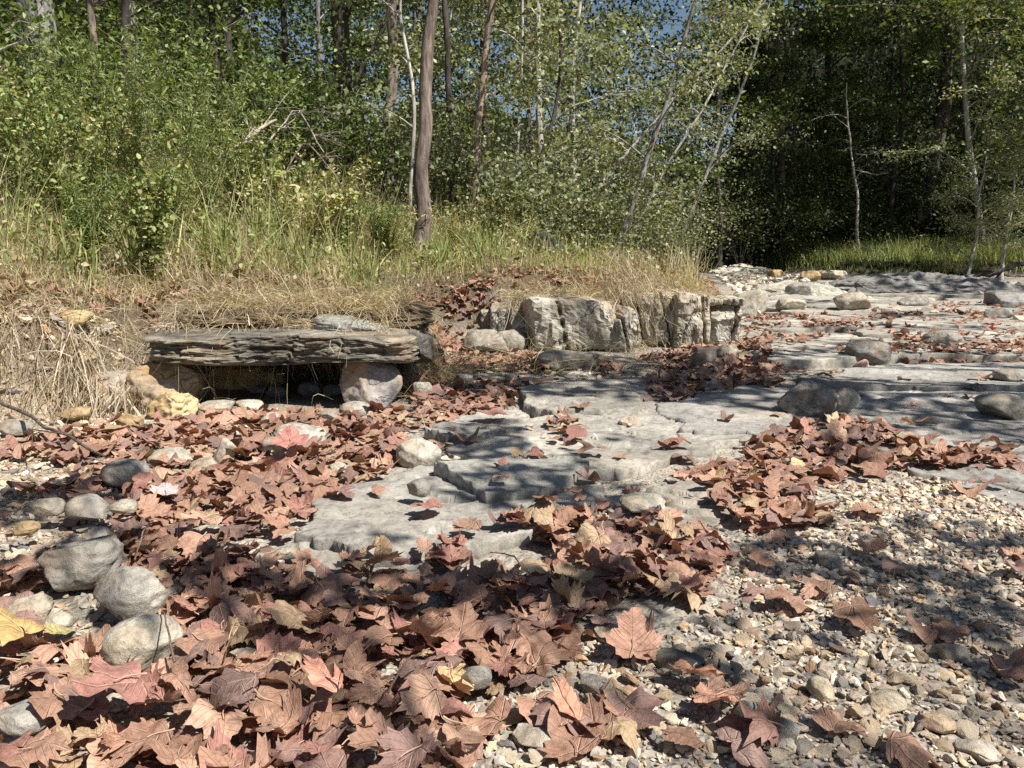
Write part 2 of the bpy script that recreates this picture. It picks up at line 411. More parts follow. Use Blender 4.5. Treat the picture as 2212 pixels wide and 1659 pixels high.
plate([(1130, 855), (1250, 838), (1385, 836), (1398, 868), (1370, 905), (1200, 915), (1125, 888)], 0.07, 0.0, 15, (0.35, 0.34, 0.31), 'thick grey rock plate step among leaf litter in front of the outcrop')
plate([(935, 945), (1000, 915), (1120, 902), (1155, 935), (1080, 958), (960, 968)], 0.07, 0, 16, (0.37, 0.36, 0.335))
plate([(1400, 895), (1560, 862), (1700, 835), (1900, 796), (2212, 794), (2520, 806), (2600, 900), (2340, 950), (2050, 925), (1800, 905), (1640, 955), (1450, 955)], 0.045, 0, 17, (0.36, 0.355, 0.34))
plate([(1780, 935), (2050, 925), (2350, 950), (2700, 1080), (2300, 1085), (2040, 1050), (1880, 990)], 0.03, 0, 18, (0.35, 0.345, 0.33))
plate([(1700, 842), (1900, 805), (2212, 806), (2450, 822), (2450, 856), (2150, 862), (1900, 860)], 0.035, 0, 19, (0.34, 0.34, 0.325), lift=0.035)
plate([(1580, 775), (1700, 742), (1950, 735), (2300, 752), (2500, 772), (2300, 790), (1950, 785), (1700, 800)], 0.06, 0.0, 20, (0.42, 0.41, 0.37))
plate([(1850, 725), (2212, 728), (2600, 742), (2500, 762), (2100, 757), (1880, 748)], 0.05, 0, 21, (0.40, 0.39, 0.36), lift=0.04)
plate([(1600, 712), (1700, 690), (1950, 685), (2400, 697), (2600, 715), (2300, 722), (1900, 722), (1700, 730)], 0.06, 0, 22, (0.41, 0.40, 0.37))
plate([(1650, 678), (1800, 664), (2100, 664), (2150, 676), (1950, 682), (1750, 690)], 0.07, 0, 23, (0.42, 0.41, 0.37))
plate([(2050, 655), (2400, 650), (2700, 668), (2500, 680), (2200, 676)], 0.07, 0, 24, (0.38, 0.37, 0.34))
plate([(1560, 662), (1620, 650), (1760, 650), (1820, 658), (1700, 668), (1600, 672)], 0.1, 0, 25, (0.42, 0.41, 0.37))
plate([(1400, 1150), (1290, 1085), (1500, 1050), (1640, 1080), (1560, 1130)], 0.02, 0, 26, (0.38, 0.365, 0.33))
plate([(2050, 1060), (2250, 1050), (2400, 1100), (2200, 1105)], 0.03, 0, 27, (0.36, 0.355, 0.34))
for k in range(46):
    y_ = 6.2 * (19 / 6.2) ** R(); x_ = U(1.6, 0.72 * y_) if k % 3 else U(0.3 * y_, 0.5 * y_)
    if polydist(A([x_]), A([y_]), TOE)[0] > -0.7 or polydist(A([x_]), A([y_]), TOE2)[0] > -0.3: continue
    a_ = U(0, 2 * PI, 1)[0]; W_, D_ = U(0.35, 1.5), U(0.2, 0.7); m_ = rng.integers(5, 8)
    th_ = np.sort((np.arange(m_) + 0.7 * R(m_)) * 2 * PI / m_)
    plate(None, U(0.03, 0.09), U(-0.03, 0.03), 600 + k * 7, lerp(A([0.33, 0.325, 0.30]), A([0.46, 0.44, 0.39]), R()), wpoly=[(x_ + W_ * math.cos(q) * U(0.7, 1.1), y_ + D_ * math.sin(q) * U(0.7, 1.1)) for q in th_], strata=1)
def S(x, y):
    """height of whatever surface lies at x, y"""
    x = np.asarray(x, float); y = np.asarray(y, float); z = H(x, y)
    for poly, top, tilt, c in PL:
        lo = poly.min(0); hi = poly.max(0)
        m = (x > lo[0]) & (x < hi[0]) & (y > lo[1]) & (y < hi[1])
        if np.any(m):
            k = np.zeros(x.shape, bool); k[m] = inpoly(x[m], y[m], poly[::4]); z = np.where(k, np.maximum(z, top + tilt * (y - c[1])), z)
    return z
def on_plate(x, y):
    r = np.zeros(np.shape(x), bool)
    for poly, *_ in PL:
        r |= inpoly(x, y, poly[::4])
    return r

# ------------------------------------------------------------------ rocks
_cube = {}
def cube_pts(n):
    if n in _cube: return _cube[n]
    V = []; F = []; idx = {}
    g = np.linspace(-1, 1, n + 1)
    g = np.tan(g * PI / 4)
    for ax in range(3):
        for sg in (-1, 1):
            ids = np.zeros((n + 1, n + 1), int)
            for a in range(n + 1):
                for b in range(n + 1):
                    p = [0, 0, 0]; p[ax] = sg; p[(ax + 1) % 3] = g[a]; p[(ax + 2) % 3] = g[b]
                    k = tuple(round(float(q), 5) for q in p)
                    if k not in idx: idx[k] = len(V); V.append(p)
                    ids[a, b] = idx[k]
            q = np.stack([ids[:-1, :-1], ids[1:, :-1], ids[1:, 1:], ids[:-1, 1:]], -1).reshape(-1, 4)
            F.append(q if sg > 0 else q[:, ::-1])
    _cube[n] = (A(V, float), np.concatenate(F)); return _cube[n]
def rock_shape(dim, seed, e=3.0, n=16, cuts=5, cut_d=0.8, dis=0.06, fine=0.02, sheared=0.0):
    V, F = cube_pts(n); r = np.random.default_rng(seed)
    d = V / (np.abs(V) ** e).sum(1)[:, None] ** (1 / e)
    for _ in range(cuts):
        nn = r.normal(size=3); nn /= np.linalg.norm(nn); dd = r.uniform(cut_d * 0.82, cut_d * 1.15)
        over = np.maximum(0, d @ nn - dd); d = d - over[:, None] * nn * 0.96
    f = 1.3; nrm = d / np.linalg.norm(d, axis=1)[:, None]
    d = d + nrm * (dis * 1.3 * (0.4 - np.abs(fbm(d[:, 0] * f * 1.6 + 9, d[:, 1] * f * 1.6, d[:, 2] * f * 1.6, s=seed, o=5, g=0.6)) * 2) + dis * 0.6 * fbm(d[:, 0] * f, d[:, 1] * f, d[:, 2] * f, s=seed + 8, o=2) + fine * fbm(d[:, 0] * 6, d[:, 1] * 6, d[:, 2] * 6, s=seed + 3, o=3))[:, None]
    d[:, 0] += sheared * d[:, 2]
    return d * A(dim) / 2, F

LM = []       # landmarks for the labels: (u, v, phrase)
ROCKS = []
def rock(u0, u1, v0, v1, col, seed, label=None, e=2.8, mat=None, cuts=9, dis=0.05, fine=0.03, rz=0.0, rx=0.0, ry=0.0, name='stone', cat='rock', depth=0.8, sink=0.2, yy=None, base=None, n=13, group=None, minh=0.35, lift=0.0, strata=0):
    uc = (u0 + u1) / 2; h = v1 - v0; w = u1 - u0
    g = ground_at(uc, v1 - 0.12 * w) if yy is None else at(uc, v1, yy)
    D = g[1]; W = px(w, D) * 1.04; DP = W * depth
    elev = math.atan2(HC - g[2], D)
    HZ = max((px(h, D) - DP * 0.75 * math.sin(elev)) / math.cos(elev), W * minh)
    z0 = float(S(A([g[0]]), A([g[1]]))[0]) if yy is None else g[2]
    if base is not None: z0 = base
    Vv, F = rock_shape((W * 1.1, DP * 1.1, HZ * (1 + sink) * 1.1), seed, e, n, cuts, 0.74, dis, fine)
    if strata:
        Vv[:, 2] += 0
    cc = A(col) * A([1.08, 1.01, 0.90]) * (1 + 0.25 * fbm(Vv[:, 0] * 9, Vv[:, 1] * 9, Vv[:, 2] * 9, s=seed))[:, None]
    me = mesh_np('stone', Vv, [F], cc)
    lift = lift + (0.035 if g[1] < 2.6 and g[0] < 0 else 0.0)
    o = obj(name, me, mat or M_STONE, label=label, cat=cat, group=group, loc=(g[0], g[1] + DP * 0.35, z0 + HZ * 0.5 * (1 - sink) + lift), rot=(rx, ry, rz))
    ROCKS.append((g[0], g[1] + DP * 0.35, max(W, DP) * 0.5, z0 + HZ, uc, (v0 + v1) / 2))
    return o
G1 = (0.36, 0.355, 0.34); G2 = (0.30, 0.30, 0.29); PALE = (0.50, 0.48, 0.42); TAN = (0.46, 0.35, 0.21); DK = (0.24, 0.235, 0.23)
rock(72, 232, 1192, 1312, G1, 101, 'large flat grey stone, uppermost of the three big stones at left', rz=0.3, dis=0.08, fine=0.045, e=3.2, n=20, minh=0.3)
rock(198, 344, 1264, 1388, (0.47, 0.46, 0.43), 102, 'smooth pale boulder with flat top and dark cracked right corner', rz=-0.4, e=3.0, cuts=6, n=19, minh=0.55)
rock(222, 372, 1376, 1496, (0.54, 0.52, 0.46), 103, 'smooth egg shaped whitish boulder resting on brown leaves, nearest of the three', rz=0.55, e=2.3, cuts=2, dis=0.05, n=19, minh=0.6, depth=0.7)
rock(18, 112, 1308, 1398, (0.42, 0.39, 0.33), 104, 'rough pitted tan stone at the left edge beside a leaf', e=3, fine=0.11, rz=0.6, n=19, minh=0.5)
rock(74, 158, 1352, 1415, PALE, 105, 'small pale wedge stone between the pitted stone and the egg boulder', e=2.6, rz=0.3, n=16)
rock(143, 236, 1098, 1165, G1, 106, 'flat grey stone on sunlit gravel at left', e=3, rz=0.1)
rock(218, 306, 1018, 1078, (0.33, 0.33, 0.32), 107, 'rounded plain grey cobble among shaded leaves below the twig', e=2.3, cuts=2)
rock(314, 408, 970, 1020, (0.47, 0.46, 0.41), 108, 'pale banded cobble with dark underside in front of the tan support', e=2.4, rz=0.2, cuts=3)
rock(410, 472, 988, 1030, (0.42, 0.38, 0.32), 109, 'half buried tan cobble just right of the banded cobble', e=2.5)
rock(462, 502, 945, 1010, PALE, 110, 'narrow upright pale stone standing among leaves', e=2.5, ry=0.3)
rock(316, 412, 850, 920, (0.62, 0.52, 0.32), 111, 'lumpy yellow sunlit rock in front of the tan support block', e=2.3, mat=M_STAIN, dis=0.12, fine=0.06, n=22, minh=0.6)
rock(592, 692, 920, 978, (0.46, 0.45, 0.42), 112, 'rough light grey rock in leaves below the hollow', e=2.6, fine=0.06, n=20)
rock(858, 948, 946, 1022, (0.47, 0.46, 0.42), 113, 'pale sloping wedge of rock at the left edge of the bedrock sheet', e=2.6, ry=0.35, n=20)
rock(733, 796, 872, 910, (0.38, 0.38, 0.35), 114, 'small round grey cobble below the leaning support', e=2.2, cuts=2)
rock(868, 905, 790, 835, (0.43, 0.41, 0.36), 115, 'blocky light stone right of the ledge end', e=3, yy=None)
rock(880, 930, 820, 870, (0.36, 0.36, 0.33), 116, 'slanted grey stone against the leaning support', e=3, ry=-0.5)
rock(1004, 1100, 722, 778, (0.33, 0.32, 0.29), 117, 'shaded flat stone left of the outcrop with leaves on it', e=2.8)
rock(1068, 1134, 718, 765, (0.33, 0.33, 0.31), 118, 'smooth tilted grey stone touching the outcrop', e=2.8, ry=0.4)
rock(1156, 1290, 762, 818, (0.27, 0.27, 0.26), 119, 'low dark boulder in front of the arch of the outcrop', e=2.4, n=22, dis=0.08, minh=0.3)
rock(1496, 1548, 756, 808, (0.22, 0.2, 0.2), 120, 'upright dark block in the leaves below the cleft blocks', e=4)
rock(1545, 1600, 745, 782, (0.4, 0.38, 0.33), 121, 'tan lump of rock behind the upright dark block', e=2.5)
rock(1826, 1920, 748, 802, (0.27, 0.27, 0.265), 122, 'square dark grey boulder in front of the sunlit bedrock', e=3.6, n=20, minh=0.5)
rock(1700, 1826, 852, 928, (0.25, 0.25, 0.245), 123, 'large dark pyramid shaped boulder on the bedrock at right', e=2.2, cuts=7, n=24, dis=0.1, minh=0.5)
rock(1788, 1852, 856, 915, (0.26, 0.28, 0.30), 124, 'bluish leaning stone behind the pyramid boulder', e=3, ry=0.35)
rock(876, 926, 1098, 1138, (0.32, 0.32, 0.31), 125, 'dark angular stone lying on the broad bedrock sheet', e=3, cuts=6)
rock(978, 1018, 808, 842, (0.2, 0.2, 0.205), 126, 'small dark block in the leaf litter left of the rock step', e=3.5)
rock(1590, 1665, 640, 694, (0.42, 0.41, 0.37), 127, 'pale wedge rock just right of the outcrop end', e=2.5, ry=-0.4)
rock(1812, 1882, 652, 694, (0.45, 0.42, 0.37), 128, 'sunlit triangular rock on the far bedrock', e=2.3, cuts=7)
rock(1705, 1765, 630, 660, (0.3, 0.31, 0.31), 129, 'rounded grey boulder on the far pale hump', e=2.4)
rock(1345, 1440, 1098, 1135, (0.42, 0.42, 0.38), 130, 'flat pale rock in leaves above the gravel', e=3)
rock(1290, 1384, 1346, 1402, (0.5, 0.46, 0.41), 131, 'whitish lump at the leaf and gravel edge', e=2.4, fine=0.07, n=20)
rock(1376, 1420, 1366, 1414, (0.45, 0.44, 0.41), 132, 'rounded light grey cobble right of the whitish lump', e=2.3)
rock(1420, 1524, 1418, 1466, (0.17, 0.18, 0.18), 133, 'very dark flat stone at the gravel edge', e=3, minh=0.3)
rock(1770, 1822, 1196, 1232, (0.36, 0.36, 0.34), 134, 'box shaped grey stone in the middle of the gravel', e=5, cuts=3)
rock(1556, 1602, 1178, 1212, (0.55, 0.54, 0.5), 135, 'small white block where leaves meet gravel', e=3.5)
rock(2158, 2240, 652, 684, (0.27, 0.28, 0.29), 136, 'flat topped dark block in far leaves at the right edge', e=6, cuts=1)
rock(-30, 92, 1555, 1640, (0.4, 0.4, 0.38), 137, 'pale flat stone half under leaves in the bottom left corner', e=2.8, minh=0.25)
rock(1100, 1230, 1580, 1650, (0.43, 0.41, 0.37), 138, 'broad low tan stone at the bottom under a pale leaf', e=2.6, minh=0.25)
rock(985, 1060, 1480, 1545, (0.35, 0.35, 0.34), 139, 'grey cobble under the big split leaf', e=2.4)
rock(1255, 1330, 1462, 1520, (0.5, 0.49, 0.47), 140, 'angular white stone beside the upright star leaf', e=2.6, cuts=7)
rock(1580, 1640, 1500, 1560, (0.34, 0.34, 0.34), 141, 'round grey cobble right of the fan leaf', e=2.3)
rock(1660, 1735, 1545, 1612, (0.42, 0.42, 0.4), 142, 'pale rounded cobble beside the curled dark leaf', e=2.3)
rock(2020, 2100, 1395, 1445, (0.36, 0.34, 0.3), 143, 'tan boulder lying in the shaded gravel band', e=2.5)
rock(2080, 2170, 1600, 1659, (0.44, 0.42, 0.38), 144, 'broad pale cobble at the bottom right', e=2.5)
rock(1990, 2070, 1540, 1600, (0.44, 0.35, 0.27), 145, 'reddish tan oblong cobble at bottom right', e=2.5, rz=-0.7)
rock(1750, 1806, 1465, 1528, (0.6, 0.55, 0.44), 146, 'cream coloured angular cobble in sunlit gravel', e=2.8, cuts=7)
rock(1880, 1960, 1500, 1560, (0.5, 0.46, 0.38), 147, 'cream flat cobble right of the angular one', e=2.8)
for k, (u0, u1, v0, v1, c) in enumerate([(1735, 1772, 590, 612, TAN), (1660, 1700, 588, 606, TAN), (1770, 1830, 596, 612, PALE), (1950, 2010, 664, 684, G1), (2140, 2200, 690, 712, G2),
                        (2010, 2080, 742, 770, G2), (2160, 2230, 830, 856, G2), (1680, 1740, 668, 690, PALE), (2130, 2250, 905, 935, G2)]):
    rock(u0, u1, v0, v1, c, 150 + k, ['dark topped tan boulder at the foot of the far grass', 'square tan rock left of the dark topped boulder', 'pale rounded rock at the edge of the far grass',
         'small grey rock in the far leaf drift', 'grey rock in leaves near the right edge', 'low grey rock between two bedrock steps', 'flat grey rock at the right edge on shaded bedrock',
         'pale rock on the first far bedrock step', 'long low grey rock at the right edge beside leaves'][k], e=2.6)
for k, (u0, u1, v0, v1, c, lb) in enumerate([(560, 600, 905, 935, PALE, 'small pale chip below the hollow'), (690, 730, 900, 925, G1, 'small grey stone left of the round cobble'), (505, 560, 880, 905, PALE, 'flat cream stone at the lip of the hollow'), (430, 500, 885, 915, PALE, 'pale flat stone just right of the lumpy yellow rock'),
        (250, 300, 905, 940, TAN, 'tan stone left of the lumpy yellow rock'), (70, 130, 1120, 1160, PALE, 'cream stone on sunlit gravel at far left'), (30, 80, 1170, 1205, TAN, 'tan stone on the left gravel patch'), (180, 240, 1180, 1215, G1, 'grey stone just above the large flat grey stone'),
        (590, 650, 1225, 1262, PALE, 'pale chip where the leaves meet the lower bedrock'), (240, 290, 1125, 1160, PALE, 'small pale stone right of the flat stone on gravel'), (120, 190, 900, 930, TAN, 'tan slab of stone at the foot of the bank'), (0, 60, 920, 955, G1, 'grey stone at the left edge above the dark stick'),
        (560, 640, 970, 1000, G1, 'grey stone sunk in leaves left of the bedrock'), (700, 745, 1010, 1040, PALE, 'pale stone in the leaves above the broad bedrock sheet')]):
    rock(u0, u1, v0, v1, c, 700 + k, lb, e=3, depth=0.75, n=11, lift=0.02)
# far rounded bedrock humps
for k, (u0, u1, v0, v1, c, lb) in enumerate([(1630, 1850, 606, 652, (0.46, 0.45, 0.41), 'pale water worn bedrock hump in the far sun'), (1820, 2260, 592, 640, (0.25, 0.25, 0.255), 'long dark bedrock hump shaded below the far grass'),
                                             (1540, 1680, 604, 622, (0.6, 0.58, 0.52), 'bright white gravel bar at the head of the creek')]):
    g = ground_at((u0 + u1) / 2, v1)
    if k == 2: g = at(1610, 604, 23.5); g[2] = float(H(g[0], g[1], False))
    D = g[1]; W = px(u1 - u0, D)
    Vv, F = rock_shape((W, W * 0.55, px(v1 - v0, D) * 1.7), 170 + k, 2.4, 34, 2, 0.85, 0.10, 0.05)
    Vv[:, 2] += (0.10 * np.abs(fbm(Vv[:, 0] * 1.4, Vv[:, 1] * 3, s=k + 3, o=5, g=0.65)) + 0.05 * np.round(2.5 * fbm(Vv[:, 0] * 0.8, Vv[:, 1] * 3.5, s=k + 13, o=4))) * (Vv[:, 2] > 0)
    obj('bedrock_hump' if k < 2 else 'gravel_bar', mesh_np('hump', Vv, [F], A(c) * A([1.05, 1, 0.9]) * (1 + 0.2 * fbm(Vv[:, 0] * 2, Vv[:, 1] * 3, s=4))[:, None], False), M_PLATE, parent=creek, label=lb, loc=(g[0], D + W * 0.2, g[2] - 0.02))

# ------------------------------------------------------------------ the undercut ledge: a layered slab on two support stones
ledge = obj('stone_ledge', None, label='long dark layered slab of rock roofing a black hollow in the bank', cat='rock ledge', loc=(-1.22, 4.25, 0))
def ledge_mesh():
    V, F = cube_pts(62); e = 9.0
    d = V / (np.abs(V) ** e).sum(1)[:, None] ** (1 / e)
    x, y, z = d.T
    W, D, T = 1.36, 1.0, 0.14
    X = x * W / 2; Y = y * D / 2; Z = z * T / 2
    side = sm((np.maximum(np.abs(x), np.abs(y)) - 0.9) / 0.1)
    thick = 1 + 0.28 * vn(X * 2.2, X * 0 + 1, s=5)
    wz = Z * 62 + 1.5 * vn(X * 1.6, Y * 2, s=12) + 0.8 * vn(X * 7, Y * 5, s=13)
    lay = vn(wz * 0.5, X * 3.6, Y * 2.0, s=41) + 0.8 * np.round(1.6 * vn(wz * 1.2, X * 10, Y * 6, s=42)) / 1.6 + 0.6 * vn(wz * 1.6, X * 26, Y * 9, s=43)
    push = (0.022 * lay + 0.05 * vn(X * 2.6, Z * 4, s=44)) * side
    ln = np.hypot(x, y) + 1e-6
    X = X + push * (np.abs(x) > 0.85) * x * 0.8; Y = Y + push * np.where(np.abs(y) > 0.8, np.sign(y), 0)
    Z = Z * thick + 0.012 * fbm(X * 5, Y * 5, s=46) + 0.02 * (z > 0) * fbm(X * 2, Y * 3, s=48)
    Z += -0.018 * (X / 0.72) + 0.012 * np.sin(X * 3.4)
    ck = 0
    for x0_, sl_ in ((-0.5, 0.2), (-0.22, -0.5), (0.05, 0.3), (0.31, -0.2), (0.52, 0.4)): ck = ck + np.exp(-((X - x0_ - sl_ * Z - 0.01 * vn(Z * 60, Z * 0 + x0_, s=7)) / 0.010) ** 2) * (vn(Z * 30, Z * 0 + x0_ * 9, s=8) > -0.2)
    Y = Y + 0.03 * ck * side * (y < 0) + 0.012 * np.round(2 * vn(X * 12, Z * 45, s=77)) / 2 * side * np.sign(y)
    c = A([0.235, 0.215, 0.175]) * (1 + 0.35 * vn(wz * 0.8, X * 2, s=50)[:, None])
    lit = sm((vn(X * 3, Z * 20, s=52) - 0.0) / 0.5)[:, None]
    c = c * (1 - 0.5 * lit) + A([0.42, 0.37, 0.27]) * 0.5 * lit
    under = (z < -0.7)[:, None]
    return mesh_np('slab', np.column_stack([X, Y, Z]), [F], c, False)
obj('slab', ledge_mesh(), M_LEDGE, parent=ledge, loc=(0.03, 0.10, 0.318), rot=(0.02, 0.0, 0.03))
def child_rock(parent, name, dim, loc, rot, col, seed, mat, e=3, n=20, cuts=6, dis=0.07, fine=0.03, label=None):
    Vv, F = rock_shape(dim, seed, e, n, cuts, 0.84, dis, fine)
    cc = A(col) * (1 + 0.25 * fbm(Vv[:, 0] * 7, Vv[:, 1] * 7, Vv[:, 2] * 7, s=seed))[:, None]
    return obj(name, mesh_np(name, Vv, [F], cc), mat, parent=parent, loc=loc, rot=rot, label=label)
child_rock(ledge, 'support_stone', (0.34, 0.40, 0.30), (-0.60, -0.24, 0.10), (0.1, -0.05, 0.2), (0.42, 0.33, 0.22), 202, M_STAIN, 4.5, 28, label='tan iron stained support block at the left end')
child_rock(ledge, 'support_stone', (0.33, 0.26, 0.27), (0.46, -0.28, 0.11), (0.15, 0.5, -0.25), (0.38, 0.345, 0.315), 217, M_STAIN, 5.5, 26, 12, label='leaning angular grey and pink support block at the right end')
child_rock(ledge, 'end_block', (0.15, 0.6, 0.19), (0.70, 0.06, 0.28), (0, 0.05, 0.1), (0.17, 0.165, 0.15), 204, M_LEDGE, 6, 24, label='dark layered block closing the right end')
child_rock(ledge, 'back_wall', (1.5, 0.3, 0.5), (0, 0.66, 0.12), (0, 0, 0), (0.08, 0.065, 0.05), 205, M_STAIN, 6, 20)  # near-black colour puts the shade of the hollow into the wall
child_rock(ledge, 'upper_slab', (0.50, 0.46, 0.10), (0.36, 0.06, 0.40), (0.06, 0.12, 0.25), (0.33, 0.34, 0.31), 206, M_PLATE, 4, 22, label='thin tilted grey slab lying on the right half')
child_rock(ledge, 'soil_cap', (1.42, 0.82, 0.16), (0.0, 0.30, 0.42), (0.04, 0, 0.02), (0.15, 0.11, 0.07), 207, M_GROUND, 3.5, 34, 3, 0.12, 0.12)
for k, (x, y, d) in enumerate([(-0.1, 0.06, 0.13), (0.08, 0.12, 0.16), (0.22, 0.08, 0.14), (-0.22, 0.12, 0.11)]):
    Vv, F = rock_shape((d, d * 0.8, d * 0.55), 220 + k, 2.5, 12)
    obj('cobble', mesh_np('cobble', Vv, [F], np.full((len(Vv), 3), 0.16)), M_STONE, label=['small grey cobble in the hollow, second from left', 'widest grey cobble at the back of the hollow', 'grey cobble in the hollow nearest the leaning support', 'leftmost grey cobble in the dark hollow'][k],
        cat='cobble', group='cobbles inside the hollow', loc=(-1.22 + x, 4.25 + y - 0.06, d * 0.2))
def bank_rock(x, y, dim, col, seed, label, mat=None, rot=(0, 0, 0), dz=0.0, e=3, name='stone'):
    Vv, F = rock_shape(dim, seed, e, 20, 6, 0.84, 0.08, 0.04)
    z = float(S(A([x]), A([y]))[0]) + dz
    ROCKS.append((x, y, max(dim[:2]) / 2, z + dim[2] / 2) + tuple(float(q) for q in proj(A([x, y, z]))[:2]))
    return obj(name, mesh_np('stone', Vv, [F], A(col) * (1 + 0.2 * fbm(Vv[:, 0] * 7, Vv[:, 1] * 7, s=seed))[:, None]), mat or M_STAIN, label=label, cat='rock', loc=(x, y, z + dim[2] * 0.3), rot=rot)
p = at(512, 700, 4.5); bank_rock(p[0], 4.62, (0.42, 0.3, 0.2), (0.46, 0.36, 0.2), 230, 'orange tan boulder sitting on top of the long ledge', dz=-0.02)
p = at(235, 890, 3.9); bank_rock(p[0], 3.9, (0.3, 0.3, 0.2), (0.40, 0.34, 0.27), 231, 'pale crumbling rock at the foot of the root covered bank')
p = at(170, 770, 4.0); bank_rock(p[0], 4.0, (0.16, 0.16, 0.09), (0.5, 0.38, 0.2), 232, 'small yellow stone stuck in the bank face', dz=-0.0)
p = at(180, 800, 3.9); bank_rock(p[0], 3.9, (0.12, 0.14, 0.07), (0.5, 0.4, 0.25), 233, 'second yellow stone in the bank face, lower down')
p = at(790, 670, 5.0); bank_rock(p[0], 5.0, (0.2, 0.2, 0.14), (0.42, 0.42, 0.4), 234, 'rounded grey stone in the grass behind the ledge', M_STONE)

# ------------------------------------------------------------------ the outcrop: vertically jointed blocks
oc = obj('rock_outcrop', None, label='pale weathered outcrop split into upright blocks with a hollow arch below', cat='rock outcrop', loc=(0.85, 6.7, 0))
def block(u0, u1, v0, v1, y, depth, seed, e=7, ry=0.0, name='block', col=(0.46, 0.42, 0.34), mat=None, cuts=4, fine=0.035, arch=None, label=None, rz=0.0):
    a = at(u0 - 4, v0, y); b = at(u1 + 4, v1, y); w = b[0] - a[0]; zt = a[2]; zb = min(b[2], 0.0) - 0.06 if v1 > 730 else b[2]
    Vv, F = cube_pts(30); r = np.random.default_rng(seed)
    e = e * 1.9; u0 -= 4; u1 += 4
    d = Vv / (np.abs(Vv) ** e).sum(1)[:, None] ** (1 / e)
    for _ in range(cuts):
        nn = r.normal(size=3); nn /= np.linalg.norm(nn); over = np.maximum(0, d @ nn - 1.02); d = d - over[:, None] * nn * 0.9
    X = d[:, 0] * w / 2; Y = d[:, 1] * depth / 2; Z = d[:, 2] * (zt - zb) / 2
    nrm = d / np.linalg.norm(d, axis=1)[:, None]
    fr_ = 0.030 * np.round(2.2 * vn(X * 6 + 0.5 * vn(Z * 5, X, s=seed), Z * 2.6 + seed, s=seed + 31)) / 2.2 + 0.012 * np.round(2 * vn(X * 15, Z * 8, s=seed + 33)) / 2
    q = fr_ + 0.010 * fbm(X * 6, Y * 6, Z * 5, s=seed, o=5, g=0.65) + fine * 0.35 * fbm(X * 22, Y * 20, Z * 18, s=seed + 2, o=3)
    for c_ in range(0 if u1 - u0 < 60 else 1):
        x0_ = r.uniform(-0.38, 0.38) * w; sl_ = r.uniform(-0.25, 0.25); L_ = (X - x0_ - sl_ * Z - 0.012 * vn(Z * 14, Z * 0, s=seed + c_)); q = q - 0.05 * np.exp(-(L_ / 0.007) ** 2) * (Z > r.uniform(-0.3, 0.1) * (zt - zb) if c_ else Z < 9)
    Y = Y - q * (d[:, 1] < -0.3) * 1.4 - 0.05 * sm((-Z / (zt - zb) + 0.1)) * (d[:, 1] < 0) * -1
    X = X + 0.5 * q * nrm[:, 0]; Z = Z + 0.6 * q * nrm[:, 2] + ry * X
    if arch:
        for (ax, aw, ah) in arch:
            k = sm((ah - (Z + (zt - zb) / 2)) / 0.05) * sm((aw - np.abs(X - ax)) / 0.05)
            Y = Y + k * 0.35 * (d[:, 1] < 0.2)
    c = A(col) * (1 + 0.3 * fbm(X * 5, Z * 5, s=seed + 4))[:, None]
    moss = sm((fbm(X * 3, Z * 4, s=seed + 5) - 0.1) / 0.4)[:, None] * 0.25
    c = c * (1 - moss) + A([0.33, 0.3, 0.15]) * moss
    o = obj(name, mesh_np('block', np.column_stack([X, Y, Z]), [F], c, False), mat or M_BLOCK, parent=oc, label=label, rot=(0, 0, rz))
    o.location = ((a[0] + b[0]) / 2 - 0.85, y + depth / 2 - 6.7, (zt + zb) / 2)
    return o
block(1040, 1068, 668, 745, 6.7, 0.5, 301, col=(0.4, 0.37, 0.3))
block(1064, 1110, 658, 752, 6.45, 0.6, 302, e=5)
block(1106, 1138, 656, 760, 6.35, 0.6, 303, e=5)
block(1134, 1356, 644, 775, 6.1, 0.8, 304, e=5.5, arch=[(0.06, 0.17, 0.13)], label='widest block with a dark arch at its foot')
block(1318, 1372, 668, 772, 6.05, 0.6, 305, e=3.5, rz=0.25, label='bright leaning buttress at the right of the arch')
block(1352, 1425, 632, 752, 6.35, 0.8, 306, e=6)
block(1418, 1470, 628, 742, 6.3, 0.8, 307, e=6)
block(1466, 1534, 634, 750, 6.22, 0.8, 308, e=7)
block(1530, 1598, 662, 738, 6.3, 0.55, 309, e=9, col=(0.52, 0.49, 0.41), fine=0.01, label='smooth square end block')
block(1526, 1600, 644, 664, 6.33, 0.5, 310, e=7, name='cap_stone', col=(0.55, 0.52, 0.42), fine=0.01)
rock(1560, 1612, 722, 748, (0.38, 0.34, 0.29), 320, 'low brown stone at the foot of the square end block', e=2.6)

